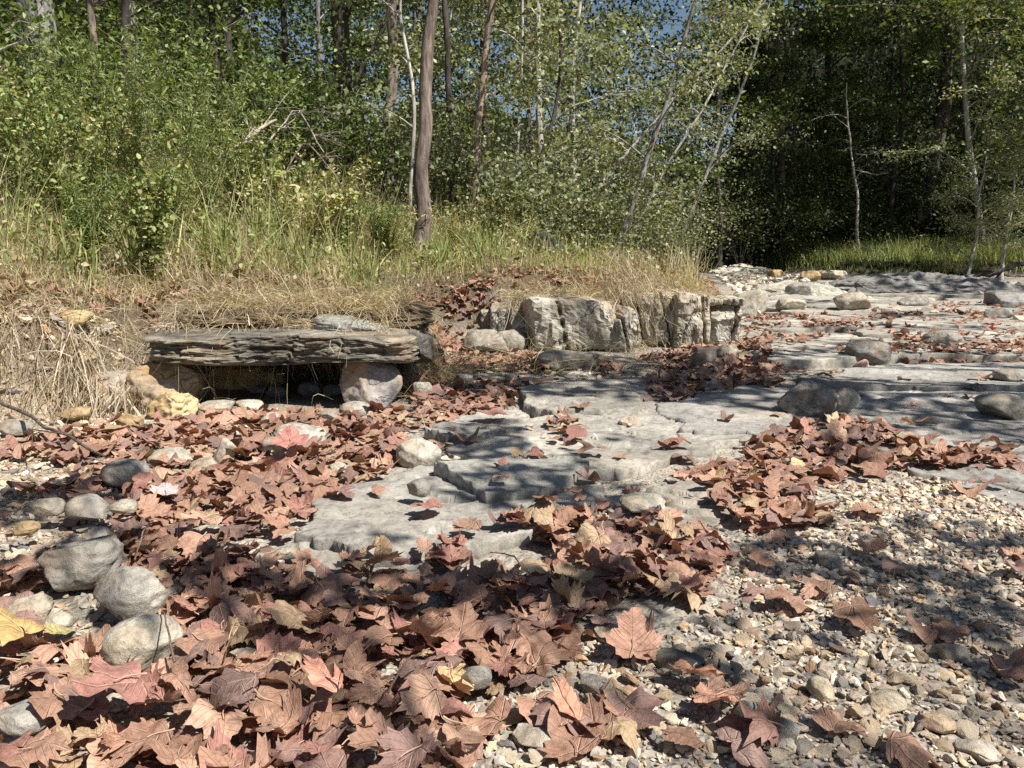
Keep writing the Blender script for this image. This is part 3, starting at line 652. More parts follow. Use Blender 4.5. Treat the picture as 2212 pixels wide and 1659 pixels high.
# ------------------------------------------------------------------ landmarks used in labels
LM = [(150, 1250, 'the large flat grey stone'), (275, 1335, 'the smooth pale boulder'), (290, 1425, 'the egg shaped boulder'), (65, 1350, 'the pitted left edge stone'), (190, 1130, 'the flat stone on gravel'),
      (262, 1048, 'the plain grey cobble'), (360, 995, 'the banded cobble'), (364, 885, 'the lumpy yellow rock'), (640, 950, 'the rough light rock'), (900, 985, 'the pale wedge rock'), (795, 835, 'the leaning support stone'),
      (580, 760, 'the layered slab'), (1240, 710, 'the arched outcrop block'), (1560, 700, 'the square end block'), (1220, 790, 'the low dark boulder'), (1522, 785, 'the upright dark block'), (1870, 775, 'the square dark boulder'),
      (1765, 890, 'the pyramid boulder'), (900, 1118, 'the stone on bedrock'), (850, 1180, 'the broken bedrock edge'), (1390, 1115, 'the flat pale rock'), (1335, 1375, 'the whitish lump'), (1470, 1442, 'the very dark flat stone'),
      (1796, 1215, 'the box shaped stone'), (1580, 1195, 'the small white block'), (40, 1600, 'the bottom left stone'), (1165, 1615, 'the broad tan stone'), (1020, 1510, 'the cobble under the split leaf'), (1290, 1490, 'the angular white stone'),
      (1610, 1530, 'the round grey cobble'), (1700, 1580, 'the cobble by the dark leaf'), (2060, 1420, 'the boulder in shaded gravel'), (2125, 1630, 'the broad pale cobble'), (2030, 1570, 'the reddish oblong cobble'), (1778, 1497, 'the cream angular cobble'),
      (1920, 1530, 'the cream flat cobble'), (1260, 870, 'the thick rock step'), (1100, 1075, 'the thin raised bedrock layer'), (1000, 825, 'the small dark block'), (500, 1530, 'the bottom leaf drift'), (800, 1350, 'the shaded leaf drift'), (1950, 985, 'the right hand leaf drift'),
      (2150, 1250, 'the right edge gravel'), (1850, 1640, 'the bottom gravel'), (1500, 1640, 'the bottom leaf cluster')]
def nearest(u, v, k=2):
    d = sorted(((math.hypot(u - a, (v - b) * 1.3), a, b, t) for a, b, t in LM)); return d[:k]
def place(u, v):
    d, a, b, t = nearest(u, v, 1)[0]; du, dv = u - a, (v - b) * 1.3
    if d < 22: return 'on ' + t if False else 'touching ' + t
    if abs(du) > 1.8 * abs(dv): r = 'left of' if du < 0 else 'right of'
    elif abs(dv) > 1.8 * abs(du): r = 'beyond' if dv < 0 else 'in front of'
    else: r = ('beyond and ' if dv < 0 else 'in front and ') + ('left of' if du < 0 else 'right of')
    return r + ' ' + t
def uniq(head, u, v, extra=()):
    c = [head + ' ' + place(u, v)]
    n = nearest(u, v, 4)
    c += [head + ' between ' + n[0][3] + ' and ' + n[1][3]]
    for x in extra: c.append(x + ' ' + head + ' ' + place(u, v))
    for x in extra: c.append(x + ' ' + head + ' between ' + n[0][3] + ' and ' + n[1][3])
    c += [head + ' between ' + n[0][3] + ' and ' + n[2][3], head + ' between ' + n[1][3] + ' and ' + n[2][3]]
    for x in c:
        if x not in used and len(x.split()) <= 16: used.add(x); return x
    for w in ('slightly larger', 'slightly smaller', 'nearer', 'farther', 'more tilted', 'flatter', 'lower', 'higher'):
        x = w + ' ' + c[0]
        if x not in used and len(x.split()) <= 16: used.add(x); return x
    x = 'other ' + head; used.add(x); return x

# ------------------------------------------------------------------ sycamore leaf shapes
HALF = [(0.0, 0.0), (0.08, -0.09), (0.20, -0.12), (0.34, -0.14), (0.42, -0.09), (0.53, -0.08), (0.53, 0.03), (0.62, 0.10), (0.73, 0.18), (0.68, 0.27), (0.80, 0.42), (0.66, 0.45), (0.58, 0.55), (0.45, 0.52), (0.36, 0.55),
        (0.37, 0.66), (0.41, 0.76), (0.29, 0.78), (0.22, 0.90), (0.11, 0.92), (0.0, 1.04)]
def leaf_tpl(seed, rings=3, per=1, curl=0.8, cup=0.3, ripple=0.08, lob=1.0):
    r = np.random.default_rng(seed)
    hp = A(OVAL if seed % 7 == 6 else HALF, float)
    if seed % 7 == 3: hp[:, 0] = 0.6 * hp[:, 0] + 0.4 * A(OVAL)[:, 0] * 1.9; hp[:, 1] = 0.6 * hp[:, 1] + 0.4 * A(OVAL)[:, 1]
    full = np.vstack([hp, (hp[1:-1] * [-1, 1])[::-1]])
    if per < 1: full = full[::2] if True else full
    full = full * (1 + 0.07 * r.normal(size=(len(full), 1)))
    full[:, 0] *= r.uniform(0.8, 1.08)
    if seed % 5 == 2: tk = r.integers(3, len(full) - 6); full[tk:tk + r.integers(3, 6)] *= r.uniform(0.35, 0.7)
    c = A([0, 0.25]); n = len(full)
    P = [np.tile(c, (1, 1))]
    for k in range(1, rings + 1):
        f = k / rings; P.append(c + (full - c) * f * (1 if k == rings else 0.92))
    P = np.vstack(P)
    F3 = [np.stack([np.zeros(n, int), 1 + np.arange(n), 1 + (np.arange(n) + 1) % n], -1)]
    F4 = []
    for k in range(rings - 1):
        a = 1 + k * n; j = np.arange(n); F4.append(np.stack([a + j, a + n + j, a + n + (j + 1) % n, a + (j + 1) % n], -1))
    x, y = P[:, 0], P[:, 1] - 0.35
    # bend about a random in-plane axis
    th = r.uniform(0, PI); ca, sa = math.cos(th), math.sin(th)
    s = x * ca + y * sa; t = -x * sa + y * ca
    k = curl * r.uniform(0.4, 1.3) * r.choice([-1, -1, 1])
    kk = k if abs(k) > 0.05 else 0.05
    s2 = np.sin(s * kk) / kk; z = (1 - np.cos(s * kk)) / kk
    kt = curl * r.uniform(-0.7, 0.7); z = z + kt * t * t * 0.7 
    X = s2 * ca - t * sa; Y = s2 * sa + t * ca
    rad = np.hypot(x, y)
    z = z + cup * r.uniform(-0.5, 1) * rad ** 2 + ripple * np.sin(np.arctan2(y, x) * r.integers(3, 6) + r.uniform(0, 6)) * rad * 1.6 + ripple * 1.2 * vn(x * 4 + seed, y * 4, s=seed) * rad
    # sharp crease of some lobes
    z = z + 0.3 * curl * np.maximum(0, np.abs(x) - 0.42) * r.choice([-1.6, 1.6, 0.4]) + 0.35 * curl * np.maximum(0, y - 0.3) * r.choice([-1.4, 1.4])
    # veins press in: slight keel on midrib
    z = z + 0.10 * np.abs(x)
    V = np.column_stack([X, Y, z]); V[:, 2] -= V[:, 2].mean()
    luv = np.column_stack([P[:, 0], P[:, 1], np.full(len(P), seed * 1.7)])
    return V, np.concatenate(F3), (np.concatenate(F4) if F4 else np.zeros((0, 4), int)), luv
OVAL = [(0, 0), (0.08, 0.03), (0.16, 0.08), (0.22, 0.15), (0.27, 0.22), (0.29, 0.3), (0.30, 0.38), (0.29, 0.45), (0.28, 0.52), (0.26, 0.58), (0.24, 0.64), (0.21, 0.7), (0.18, 0.75), (0.15, 0.8), (0.12, 0.85), (0.09, 0.89), (0.07, 0.92), (0.05, 0.95), (0.03, 0.98), (0.01, 1.0), (0, 1.04)]
LEAFCOL = [((0.44, 0.225, 0.15), 'rust brown'), ((0.38, 0.185, 0.12), 'russet'), ((0.52, 0.285, 0.19), 'pinkish tan'), ((0.46, 0.29, 0.17), 'tan'), ((0.37, 0.16, 0.12), 'reddish brown'), ((0.34, 0.17, 0.11), 'chocolate brown'),
           ((0.30, 0.16, 0.13), 'dull brown'), ((0.58, 0.36, 0.18), 'golden tan'), ((0.24, 0.135, 0.11), 'dark brown')]
LW = A([5, 4, 4, 2, 3.5, 4, 3, 0.15, 2.8]); LW = LW / LW.sum()
NT = 21
TPL_HI = [leaf_tpl(400 + k, 4, 1, [0.35, 0.8, 1.4, 2.4][k % 4]) for k in range(NT)]
TPL_LO = [leaf_tpl(400 + k, 2, 1, [0.35, 0.8, 1.4, 2.4][k % 4]) for k in range(NT)]
TPL_XL = [leaf_tpl(400 + k, 1, 0.5, [0.35, 0.8, 1.4, 2.4][k % 4]) for k in range(NT)]
STATE = ['flat', 'gently curved', 'curled', 'tightly curled']

def rotm(rx, ry, rz):
    cx, sx, cyy, syy, cz, sz = np.cos(rx), np.sin(rx), np.cos(ry), np.sin(ry), np.cos(rz), np.sin(rz)
    n = np.size(rx); M = np.empty((n, 3, 3))
    M[:, 0, 0] = cyy * cz; M[:, 0, 1] = sx * syy * cz - cx * sz; M[:, 0, 2] = cx * syy * cz + sx * sz
    M[:, 1, 0] = cyy * sz; M[:, 1, 1] = sx * syy * sz + cx * cz; M[:, 1, 2] = cx * syy * sz - sx * cz
    M[:, 2, 0] = -syy; M[:, 2, 1] = sx * cyy; M[:, 2, 2] = cx * cyy
    return M

# leaf fields: world polygons from picture outlines, density per square metre, pile height
FIELDS = [
    ([(-60, 1262), (240, 1215), (560, 1235), (700, 1275), (880, 1250), (1240, 1120), (1540, 1180), (1560, 1290), (1450, 1380), (1270, 1400), (1180, 1480), (1010, 1560), (990, 1640), (1000, 1760), (-60, 1760)], 200, 0.07, 'deep'),
    ([(-60, 985), (240, 930), (560, 905), (870, 890), (880, 1000), (790, 1060), (690, 1090), (640, 1200), (600, 1250), (220, 1240), (250, 1120), (-60, 1080)], 150, 0.05, 'mid'),
    ([(980, 1640), (1200, 1480), (1460, 1380), (1600, 1300), (1750, 1400), (1500, 1560), (1250, 1659)], 16, 0.012, 'scatter'),
    ([(1540, 1190), (1900, 1130), (1950, 1250), (1600, 1300)], 14, 0.012, 'scatter'),
    ([(1600, 1160), (1800, 1040), (2250, 1050), (2250, 1659), (1500, 1659)], 3.2, 0.012, 'scatter'),
    ([(700, 1110), (1300, 1000), (1700, 890), (2250, 830), (2250, 960), (1600, 1010), (1200, 1180), (800, 1230)], 9, 0.012, 'scatter'),
    ([(-60, 1060), (250, 1080), (260, 1240), (-60, 1260)], 40, 0.015, 'thin'),
    ([(880, 765), (1010, 740), (1130, 770), (1330, 790), (1500, 755), (1600, 745), (1700, 800), (1690, 850), (1480, 870), (1400, 880), (1390, 830), (1130, 845), (1110, 890), (940, 930), (890, 940)], 110, 0.05, 'mid'),
    ([(930, 960), (1080, 955), (1150, 930), (1260, 900), (1270, 960), (1180, 1000), (1060, 1010), (950, 1010)], 70, 0.03, 'thin'),
    ([(1600, 970), (1780, 925), (1950, 940), (2190, 990), (2200, 1035), (1960, 1030), (1760, 1055), (1640, 1030)], 130, 0.05, 'mid'),
    ([(1370, 1045), (1600, 1010), (1740, 1050), (1840, 1140), (1700, 1165), (1540, 1185), (1260, 1120)], 115, 0.045, 'mid'),
    ([(1600, 660), (1800, 690), (2400, 640), (2700, 700), (2400, 790), (1900, 790), (1590, 790)], 30, 0.03, 'far'),
    ([(1590, 700), (1720, 690), (1900, 735), (1700, 770), (1590, 745)], 65, 0.04, 'far'),
    ([(1900, 690), (2300, 650), (2700, 680), (2500, 700), (2100, 710)], 60, 0.04, 'far'),
    ([(1950, 742), (2212, 755), (2500, 775), (2500, 800), (2212, 800), (1900, 790)], 80, 0.04, 'far'),
    ([(1700, 800), (1900, 790), (2000, 800), (1750, 850)], 60, 0.03, 'far'),
    ([(1500, 620), (1700, 620), (1650, 660), (1560, 660)], 40, 0.04, 'far'),
    ([(290, 735), (300, 690), (860, 690), (860, 740)], 90, 0.05, 'bank'),
    ([(870, 650), (1060, 600), (1080, 680), (1060, 750), (980, 740), (900, 770)], 75, 0.03, 'bank'),
    ([(-100, 600), (500, 600), (960, 620), (1050, 690), (880, 740), (500, 735), (300, 710), (-100, 760)], 55, 0.04, 'bank'),
    ([(1000, 610), (1200, 590), (1530, 600), (1560, 640), (1350, 640), (1040, 670), (900, 700)], 38, 0.03, 'bank'),
]
LX = []; LY = []; LZ = []; LS = []; LT = []
for P, dens, pile, kind in FIELDS:
    W = A(world_poly(P)); lo, hi = W.min(0), W.max(0)
    area = (hi[0] - lo[0]) * (hi[1] - lo[1]); n = int(area * dens * (4.0 if kind in ('deep', 'mid', 'bank') else 1.7))
    if n > 90000: n = 90000
    x = U(lo[0], hi[0], n); y = U(lo[1], hi[1], n); k = inpoly(x, y, W)
    if kind in ('mid', 'thin', 'far'): k &= (vn(x * 2.3, y * 2.3, s=70) + 0.4 * vn(x * 6, y * 6, s=71)) > (-0.45 if kind == 'mid' else -0.15)
    if kind == 'deep': k &= (vn(x * 3.2, y * 3.2, s=77) > -0.62) | (y < 1.45)
    k &= ~((x > -1.9) & (x < -0.55) & (y > 3.78) & (y < 4.05))
    x, y = x[k], y[k]
    LX.append(x); LY.append(y); LZ.append(pile * (0.75 if kind != 'far' else 0.45) * R(len(x)) ** 1.3); LS.append((0.034 + 0.060 * R(len(x)) ** 1.5) * (1.0 if kind != 'bank' else 0.85)); LT.append(np.full(len(x), {'deep': 0, 'mid': 0, 'thin': 0, 'scatter': 0, 'far': 1, 'bank': 2}[kind]))
# lone leaves on the gravel and on bedrock
LONE = [(1768, 1298), (1700, 1330), (1990, 1395), (2205, 1262), (1390, 1300), (1120, 1020), (1160, 1018), (1280, 1000), (1465, 985), (1440, 990), (1950, 855), (2090, 1080), (2110, 1075), (1850, 1370), (1245, 970), (1330, 1245), (1340, 1560),
        (930, 1155), (1010, 1200), (1640, 1600), (1600, 1590), (1560, 1540), (1230, 1590), (1290, 1620), (1180, 1570), (1340, 1620), (1370, 1580), (1330, 1540), (1505, 1478), (1350, 1420), (1400, 1440), (1100, 1470), (1140, 1500), (1180, 1390), (1230, 1640),
        (1290, 1580), (1490, 1640), (1610, 1640), (740, 1090), (1745, 1060), (2050, 1400), (1880, 1210), (1640, 1240), (2180, 1480), (1060, 930), (1010, 1610), (1050, 1590), (1960, 1660)]
g = A([ground_at(u, v) for u, v in LONE])
LX.append(g[:, 0]); LY.append(g[:, 1]); LZ.append(np.full(len(g), 0.012)); LS.append(U(0.06, 0.10, len(g))); LT.append(np.zeros(len(g), int))
LX = np.concatenate(LX); LY = np.concatenate(LY); LZ = np.concatenate(LZ); LS = np.concatenate(LS); LT = np.concatenate(LT)
keep = np.ones(len(LX), bool)
for q in ROCKS:
    keep &= (np.hypot(LX - q[0], LY - q[1]) > q[2] * 0.9) & (np.hypot(LX - q[0], LY - q[1] + 0.7 * q[2]) > q[2] * 1.0)
keep &= ~((LX > -0.05) & (LX < 1.75) & (LY > 6.15) & (LY < 6.38))
keep &= ~((LX > -1.9) & (LX < -0.5) & (LY > 3.8) & (LY < 4.05))
LX, LY, LZ, LS, LT = [a[keep] for a in (LX, LY, LZ, LS, LT)]
nL = len(LX)
surf = S(LX, LY)
onslab = (LX > -1.85) & (LX < -0.6) & (LY > 4.05) & (LY < 4.85) & (surf < 0.46)
surf = np.where(onslab, np.where(LY > 4.2, 0.475, 0.40), surf)
flat = (LZ < 0.014)
onblk = (LX > -0.05) & (LX < 1.72) & (LY > 6.3) & (LY < 6.95) & (surf < 0.46); surf = np.where(onblk, 0.455 + 0.03 * (LX > 0.75), surf)
LRX = rng.normal(0, 1, nL) * np.where(flat, 0.12, 0.30); LRY = rng.normal(0, 1, nL) * np.where(flat, 0.12, 0.30); LRZ = U(0, 2 * PI, nL)
flip = R(nL) < 0.35; LRX = LRX + flip * PI
LTI = rng.integers(0, NT, nL); LAN = U(0.75, 1.1, nL)
LCI = rng.choice(len(LEAFCOL), nL, p=LW)
Z = surf + LZ + 0.012 + 0.10 * LS
# steep slope: lay leaves along the bank
u, v, f = proj(np.column_stack([LX, LY, Z]))
vis = (u > -60) & (u < 2272) & (v > 300) & (v < 1740)
size = LS / f; vis_in = (u > 5) & (u < 2207) & (v > 300) & (v < 1655)
order = np.argsort(-(size * vis_in * (0.35 + LZ * 12)))[:290]
big = np.zeros(nL, bool); big[order] = True
ALLC = A([c for c, _ in LEAFCOL])
ALLC = ALLC * A([0.93, 1.05, 1.07])
LCOL = ALLC[LCI] * (1 + 0.12 * rng.normal(size=(nL, 1)))
print('leaves', nL, 'visible', vis.sum())
# individual leaves
stem_me = []
for k in range(3):
    t = np.linspace(0, 1, 6); pts = np.column_stack([0.10 * np.sin(t * 3 + k) * t, -0.45 * t, 0.12 * t * (1 - 0.6 * k) + 0.02])
    Vs = []; 
    for q, tt in zip(pts, t):
        for a in range(4): Vs.append(q + A([math.cos(a * PI / 2), 0, math.sin(a * PI / 2)]) * (0.014 + 0.01 * (tt > 0.9)))
    Fs = [[i * 4 + a, i * 4 + (a + 1) % 4, i * 4 + 4 + (a + 1) % 4, i * 4 + 4 + a] for i in range(5) for a in range(4)]
    me = mesh_np('leaf_stem', A(Vs), [A(Fs)], np.full((len(Vs), 3), 1.0), luv=np.zeros((len(Vs), 3))); me.materials.append(M_LITTER); stem_me.append(me)
leaf_me = []
for k, (Vv, F3, F4, luv) in enumerate(TPL_HI):
    me = mesh_np('sycamore_leaf', Vv, [F4, F3], np.ones((len(Vv), 3)), luv=luv); me.materials.append(M_LITTER); leaf_me.append(me)
special = {}
def spec(u, v, col, nm, sz=None, ti=None, rx=None, ry=None, rz=None, dz=0.0):
    special[(u, v)] = (col, nm, sz, ti, rx, ry, rz, dz)
for i in order:
    sw = 'large' if LS[i] > 0.085 else ('small' if LS[i] < 0.065 else 'mid sized')
    nm = LEAFCOL[LCI[i]][1]; st = STATE[LTI[i] % 4]
    lb = uniq(f'{nm} {st} sycamore leaf', u[i], v[i], (sw,))
    o = obj('sycamore_leaf', leaf_me[LTI[i]], None, label=lb, cat='fallen leaf', group='dry sycamore leaves covering the creek bed', loc=(LX[i], LY[i], Z[i]),
            rot=(LRX[i], LRY[i], LRZ[i]), scale=(LS[i] * LAN[i], LS[i], LS[i]), color=LCOL[i])
    s_ = obj('leaf_stem', stem_me[i % 3], None, parent=o, color=LCOL[i] * 1.2)
# named, distinct leaves
def one_leaf(u_, v_, col, label, s_=0.15, ti=0, rx=0., ry=0., rz=0., dz=0.03):
    p = ground_at(u_, v_); z = float(S(A([p[0]]), A([p[1]]))[0]) + dz
    o = obj('sycamore_leaf', leaf_me[ti], None, label=label, cat='fallen leaf', loc=(p[0], p[1], z), rot=(rx, ry, rz), scale=(s_ * 0.62,) * 3, color=col)
    obj('leaf_stem', stem_me[ti % 3], None, parent=o, color=col)
one_leaf(360, 1100, (0.55, 0.46, 0.44), 'pale pinkish white sycamore leaf face up among brown leaves', 0.12, 9, 0.35, 0.1, 0.4, 0.06)
one_leaf(630, 1020, (0.44, 0.19, 0.15), 'bright pink red pointed sycamore leaf below the hollow', 0.15, 4, 0.5, 0.0, 0.3, 0.12)
one_leaf(40, 1470, (0.50, 0.35, 0.13), 'golden yellow crinkled leaf at the left edge', 0.15, 1, 0.3, 0.2, 1.3, 0.11)
one_leaf(150, 1440, (0.40, 0.36, 0.15), 'yellow green strip leaf beneath the small pale wedge stone', 0.10, 5, 0.2, 0.1, 2.0, 0.07)
one_leaf(1180, 1410, (0.48, 0.26, 0.18), 'broad fan shaped sycamore leaf spread flat on the gravel edge', 0.155, 0, 0.35, 0.05, 2.9, 0.05)
one_leaf(1500, 1495, (0.58, 0.30, 0.17), 'lone fan leaf resting on gravel right of the drift', 0.11, 4, 0.25, 0, 3.0, 0.045)
one_leaf(1365, 1440, (0.47, 0.26, 0.18), 'upright star shaped sycamore leaf standing over white pebbles', 0.14, 8, 0.8, 0.1, 0.1, 0.06)
one_leaf(710, 1600, (0.56, 0.27, 0.19), 'wide spread pink brown leaf at the bottom of the drift', 0.16, 12, 0.25, -0.05, 0.8, 0.11)
one_leaf(260, 1620, (0.40, 0.20, 0.16), 'dusky rose leaf at the bottom left', 0.17, 4, 0.2, 0.0, 2.4, 0.12)
one_leaf(1768, 1296, (0.42, 0.30, 0.21), 'flat tan leaf alone in the shaded gravel', 0.12, 0, 0.05, 0.0, 1.4, 0.03)
one_leaf(1640, 1615, (0.26, 0.14, 0.11), 'folded dark brown leaf beside the pale rounded cobble', 0.13, 6, 0.4, 0.3, 1.2, 0.05)
one_leaf(1805, 975, (0.55, 0.36, 0.24), 'tall upright leaf standing in the right hand drift', 0.15, 1, 1.3, 0, 0.2, 0.08)
one_leaf(440, 1190, (0.58, 0.38, 0.26), 'wide tan leaf with pale veins lying left of the bedrock', 0.16, 0, 0.2, 0.1, 2.2, 0.09)
one_leaf(1230, 1590, (0.55, 0.28, 0.18), 'torn leaf with a dark hollow lying on bottom pebbles', 0.13, 5, 0.4, 0.1, 0.6, 0.05)
one_leaf(1545, 1560, (0.50, 0.27, 0.18), 'leaf folded over a cobble at the bottom', 0.12, 9, 0.2, 0.2, 1.9, 0.05)
# all the rest of the litter: one mass
buf = Buf()
rest = np.where(~big)[0]
far_ = f > 2.35
for lvl, TP in ((0, TPL_LO), (1, TPL_XL)):
    for k in range(NT):
        ids = rest[(LTI[rest] == k) & (far_[rest] == bool(lvl)) & (vis[rest] | (f[rest] < 30))]
        if not len(ids): continue
        Vv, F3, F4, luv = TP[k]
        M = rotm(LRX[ids], LRY[ids], LRZ[ids])
        P_ = np.einsum('nij,nvj->nvi', M, Vv[None] * np.stack([LAN[ids], 1 + 0 * ids, 1 + 0 * ids], -1)[:, None, :]) * LS[ids][:, None, None] + np.column_stack([LX[ids], LY[ids], Z[ids]])[:, None, :]
        nv = len(Vv); off = (np.arange(len(ids)) * nv)[:, None, None]
        buf.add(P_.reshape(-1, 3), [(F3[None] + off).reshape(-1, 3)] + ([(F4[None] + off).reshape(-1, 4)] if len(F4) else []), np.repeat(LCOL[ids], nv, 0), np.tile(luv, (len(ids), 1)) + np.repeat(np.column_stack([0 * ids, 0 * ids, ids * 0.37]), nv, 0))
obj('fallen_leaves', buf.mesh('fallen_leaves', True, True), M_LITTER, label='drifts of curled brown sycamore leaves over the creek bed', kind='stuff')

# ------------------------------------------------------------------ gravel
GF = [  # picture outline, count per m2, size range, colour family
    ([(1000, 1760), (1000, 1560), (1180, 1470), (1290, 1380), (1460, 1370), (1570, 1290), (1560, 1180), (1840, 1140), (1800, 1050), (2300, 1050), (3300, 1080), (3300, 1760)], 6600, (0.007, 0.031), 0),
    ([(-60, 900), (250, 900), (560, 890), (700, 900), (640, 960), (250, 960), (260, 1240), (-60, 1270)], 2400, (0.010, 0.04), 1),
    ([(-60, 1240), (1000, 1240), (1040, 1560), (1000, 1760), (-60, 1760)], 900, (0.010, 0.035), 1),
    ([(640, 1280), (980, 1240), (1100, 1230), (900, 1290), (700, 1320)], 1500, (0.012, 0.03), 1),
    ([(-300, 700), (260, 700), (290, 900), (-300, 930)], 2200, (0.012, 0.055), 1),
    ([(1350, 1060), (1600, 990), (1800, 930), (2300, 1040), (1800, 1160), (1540, 1190), (1250, 1130)], 1000, (0.010, 0.03), 0),
    ([(900, 790), (1700, 790), (1700, 870), (1350, 1000), (900, 1000)], 110, (0.02, 0.06), 0),
    ([(1550, 598), (1760, 596), (1700, 640), (1600, 640)], 60, (0.05, 0.16), 2),
    ([(1600, 650), (2600, 640), (2600, 800), (1600, 790)], 14, (0.04, 0.12), 0),
]
PC = A([(0.55, 0.44, 0.30), (0.62, 0.54, 0.41), (0.49, 0.41, 0.33), (0.40, 0.37, 0.32), (0.68, 0.62, 0.51), (0.42, 0.28, 0.17), (0.38, 0.26, 0.22), (0.28, 0.27, 0.265), (0.24, 0.22, 0.20)])
PW = ['yellowish', 'cream', 'beige', 'grey', 'whitish', 'orange brown', 'reddish', 'slate grey', 'dark']
PP = [A([5, 6, 4, 1.4, 3, 1.6, 1, 0.6, 0.4]), A([5, 4, 3, 2, 2, 1.5, .5, 1, .5]), A([1, 3, 1, 1, 6, 0, 0, 0, 0])]
gx = []; gy = []; gs = []; gcix = []
for P, dens, (s0, s1), fam in GF:
    W = A(world_poly(P)); lo, hi = W.min(0), W.max(0); n = min(int((hi[0] - lo[0]) * (hi[1] - lo[1]) * dens), 110000)
    x = U(lo[0], hi[0], n); y = U(lo[1], hi[1], n); k = inpoly(x, y, W)
    k &= ~on_plate(x, y) | (R(n) < 0.02) | ((vn(x * 3.1, y * 4.2, s=61) > 0.55) & (R(n) < 0.5))
    x, y = x[k], y[k]; n = len(x)
    gx.append(x); gy.append(y); gs.append(s0 + (s1 - s0) * R(n) ** 3.4); gcix.append(rng.choice(9, n, p=PP[fam] / PP[fam].sum()))
# leaner further out
gx = np.concatenate(gx); gy = np.concatenate(gy); gs = np.concatenate(gs); gcix = np.concatenate(gcix)
k = ~((gy > 2.0) & (R(len(gx)) < sm((gy - 2.0) / 1.6) * 0.55) & (gy < 5))
k &= ~((gy < 5) & (gx > 4.2)) ; 
gx, gy, gs, gcix = gx[k], gy[k], gs[k] * (1 + 0.35 * sm((gy[k] - 1.8) / 1.5)), gcix[k]
gz = S(gx, gy) ; nG = len(gx)
gu, gv, gf = proj(np.column_stack([gx, gy, gz]))
vis = (gu > -250) & (gu < 2900) & (gv < 1800)
print('gravel', nG, vis.sum())
gx, gy, gs, gcix, gz, gu, gv, gf = [a[vis] for a in (gx, gy, gs, gcix, gz, gu, gv, gf)]; nG = len(gx)
def peb_tpl(seed, n):
    Vv, F = rock_shape((1.3, 1.3, 1.3), seed, 3.0, n, 9, 0.52, 0.12, 0.05); r = np.random.default_rng(seed); return Vv * A([1, r.uniform(0.6, 0.9), r.uniform(0.4, 0.7)]), F
T_HI = [peb_tpl(500 + k, 5) for k in range(10)]; T_LO = [peb_tpl(500 + k, 2) for k in range(10)]; T_XL = [(v_ * 1.25 * (1 + 0.25 * rng.normal(size=v_.shape)), f_) for v_, f_ in (peb_tpl(520 + k, 1) for k in range(10))]
gt = rng.integers(0, 10, nG); grz = U(0, 2 * PI, nG); grx = rng.normal(0, 0.35, nG); gry = rng.normal(0, 0.35, nG)
gcol = PC[gcix] * A([1.01, 0.965, 0.93]) * (1 + 0.13 * rng.normal(size=(nG, 1)))
gin = (gu > 8) & (gu < 2204) & (gv < 1650) & (gv > 880)
ll = np.column_stack([LX, LY])
order = np.argsort(-(gs / gf * gin))[:1400]
vis_pebbles = []
lcov = LX[None, :]
for i in order:
    if len(vis_pebbles) >= 270: break
    if np.any((np.hypot(LX - gx[i], LY - gy[i]) < LS * 0.55)): continue
    vis_pebbles.append(i)
bigp = np.zeros(nG, bool); bigp[vis_pebbles] = True
peb_me = []
for Vv, F in T_HI:
    me = mesh_np('pebble', Vv, [F], None, False); me.materials.append(M_PEBBLE); peb_me.append(me)
SHP = ['rounded', 'angular', 'flat', 'oblong', 'wedge shaped']
for i in vis_pebbles:
    lb = uniq(f'{PW[gcix[i]]} {SHP[gt[i] % 5]} pebble', gu[i], gv[i], ('bigger' if gs[i] > 0.026 else 'lesser', 'tilted' if abs(grx[i]) > 0.3 else 'level'))
    obj('pebble', peb_me[gt[i]], None, label=lb, cat='pebble', group='largest pebbles of the gravel bar', loc=(gx[i], gy[i], gz[i] + gs[i] * 0.2), rot=(grx[i], gry[i], grz[i]), scale=(gs[i] * 1.15,) * 3, color=gcol[i])
buf = Buf()
far_g = (gs / gf < 0.0055) | (gu > 2260) | (gu < -60)
for lvl, TP in ((0, T_LO), (1, T_XL)):
    for k in range(10):
        ids = np.where(~bigp & (gt == k) & (far_g == bool(lvl)))[0]
        Vv, F = TP[k]; M = rotm(grx[ids], gry[ids], grz[ids])
        P_ = np.einsum('nij,vj->nvi', M, Vv) * gs[ids][:, None, None] + np.column_stack([gx[ids], gy[ids], gz[ids] + gs[ids] * 0.12 + 0.004 * R(len(ids))])[:, None, :]
        nv = len(Vv); off = (np.arange(len(ids)) * nv)[:, None, None]
        buf.add(P_.reshape(-1, 3), [(F[None] + off).reshape(-1, 4)], np.repeat(gcol[ids], nv, 0))
obj('gravel', buf.mesh('gravel', False), M_PEBBLE, label='angular cream and grey limestone gravel filling the creek bed', kind='stuff')

# ------------------------------------------------------------------ plant builders
def tube(buf, pts, rad, sides=6, col=(1, 1, 1)):
    pts = A(pts, float); rad = np.broadcast_to(rad, (len(pts),)); n = len(pts)
    t = np.gradient(pts, axis=0); t /= np.linalg.norm(t, axis=1)[:, None] + 1e-9
    ref = A([0.3, 0.9, 0.1]) if abs(t[:, 2]).mean() > 0.6 else A([0.1, 0.2, 1.0])
    a = np.cross(t, ref); a /= np.linalg.norm(a, axis=1)[:, None] + 1e-9; b = np.cross(t, a)
    th = np.arange(sides) * 2 * PI / sides
    V = pts[:, None, :] + rad[:, None, None] * (np.cos(th)[None, :, None] * a[:, None, :] + np.sin(th)[None, :, None] * b[:, None, :])
    i = np.arange(n - 1)[:, None] * sides; j = np.arange(sides)[None]; jn = (j + 1) % sides
    buf.add(V.reshape(-1, 3), [np.stack([i + j, i + sides + j, i + sides + jn, i + jn], -1).reshape(-1, 4)], col)
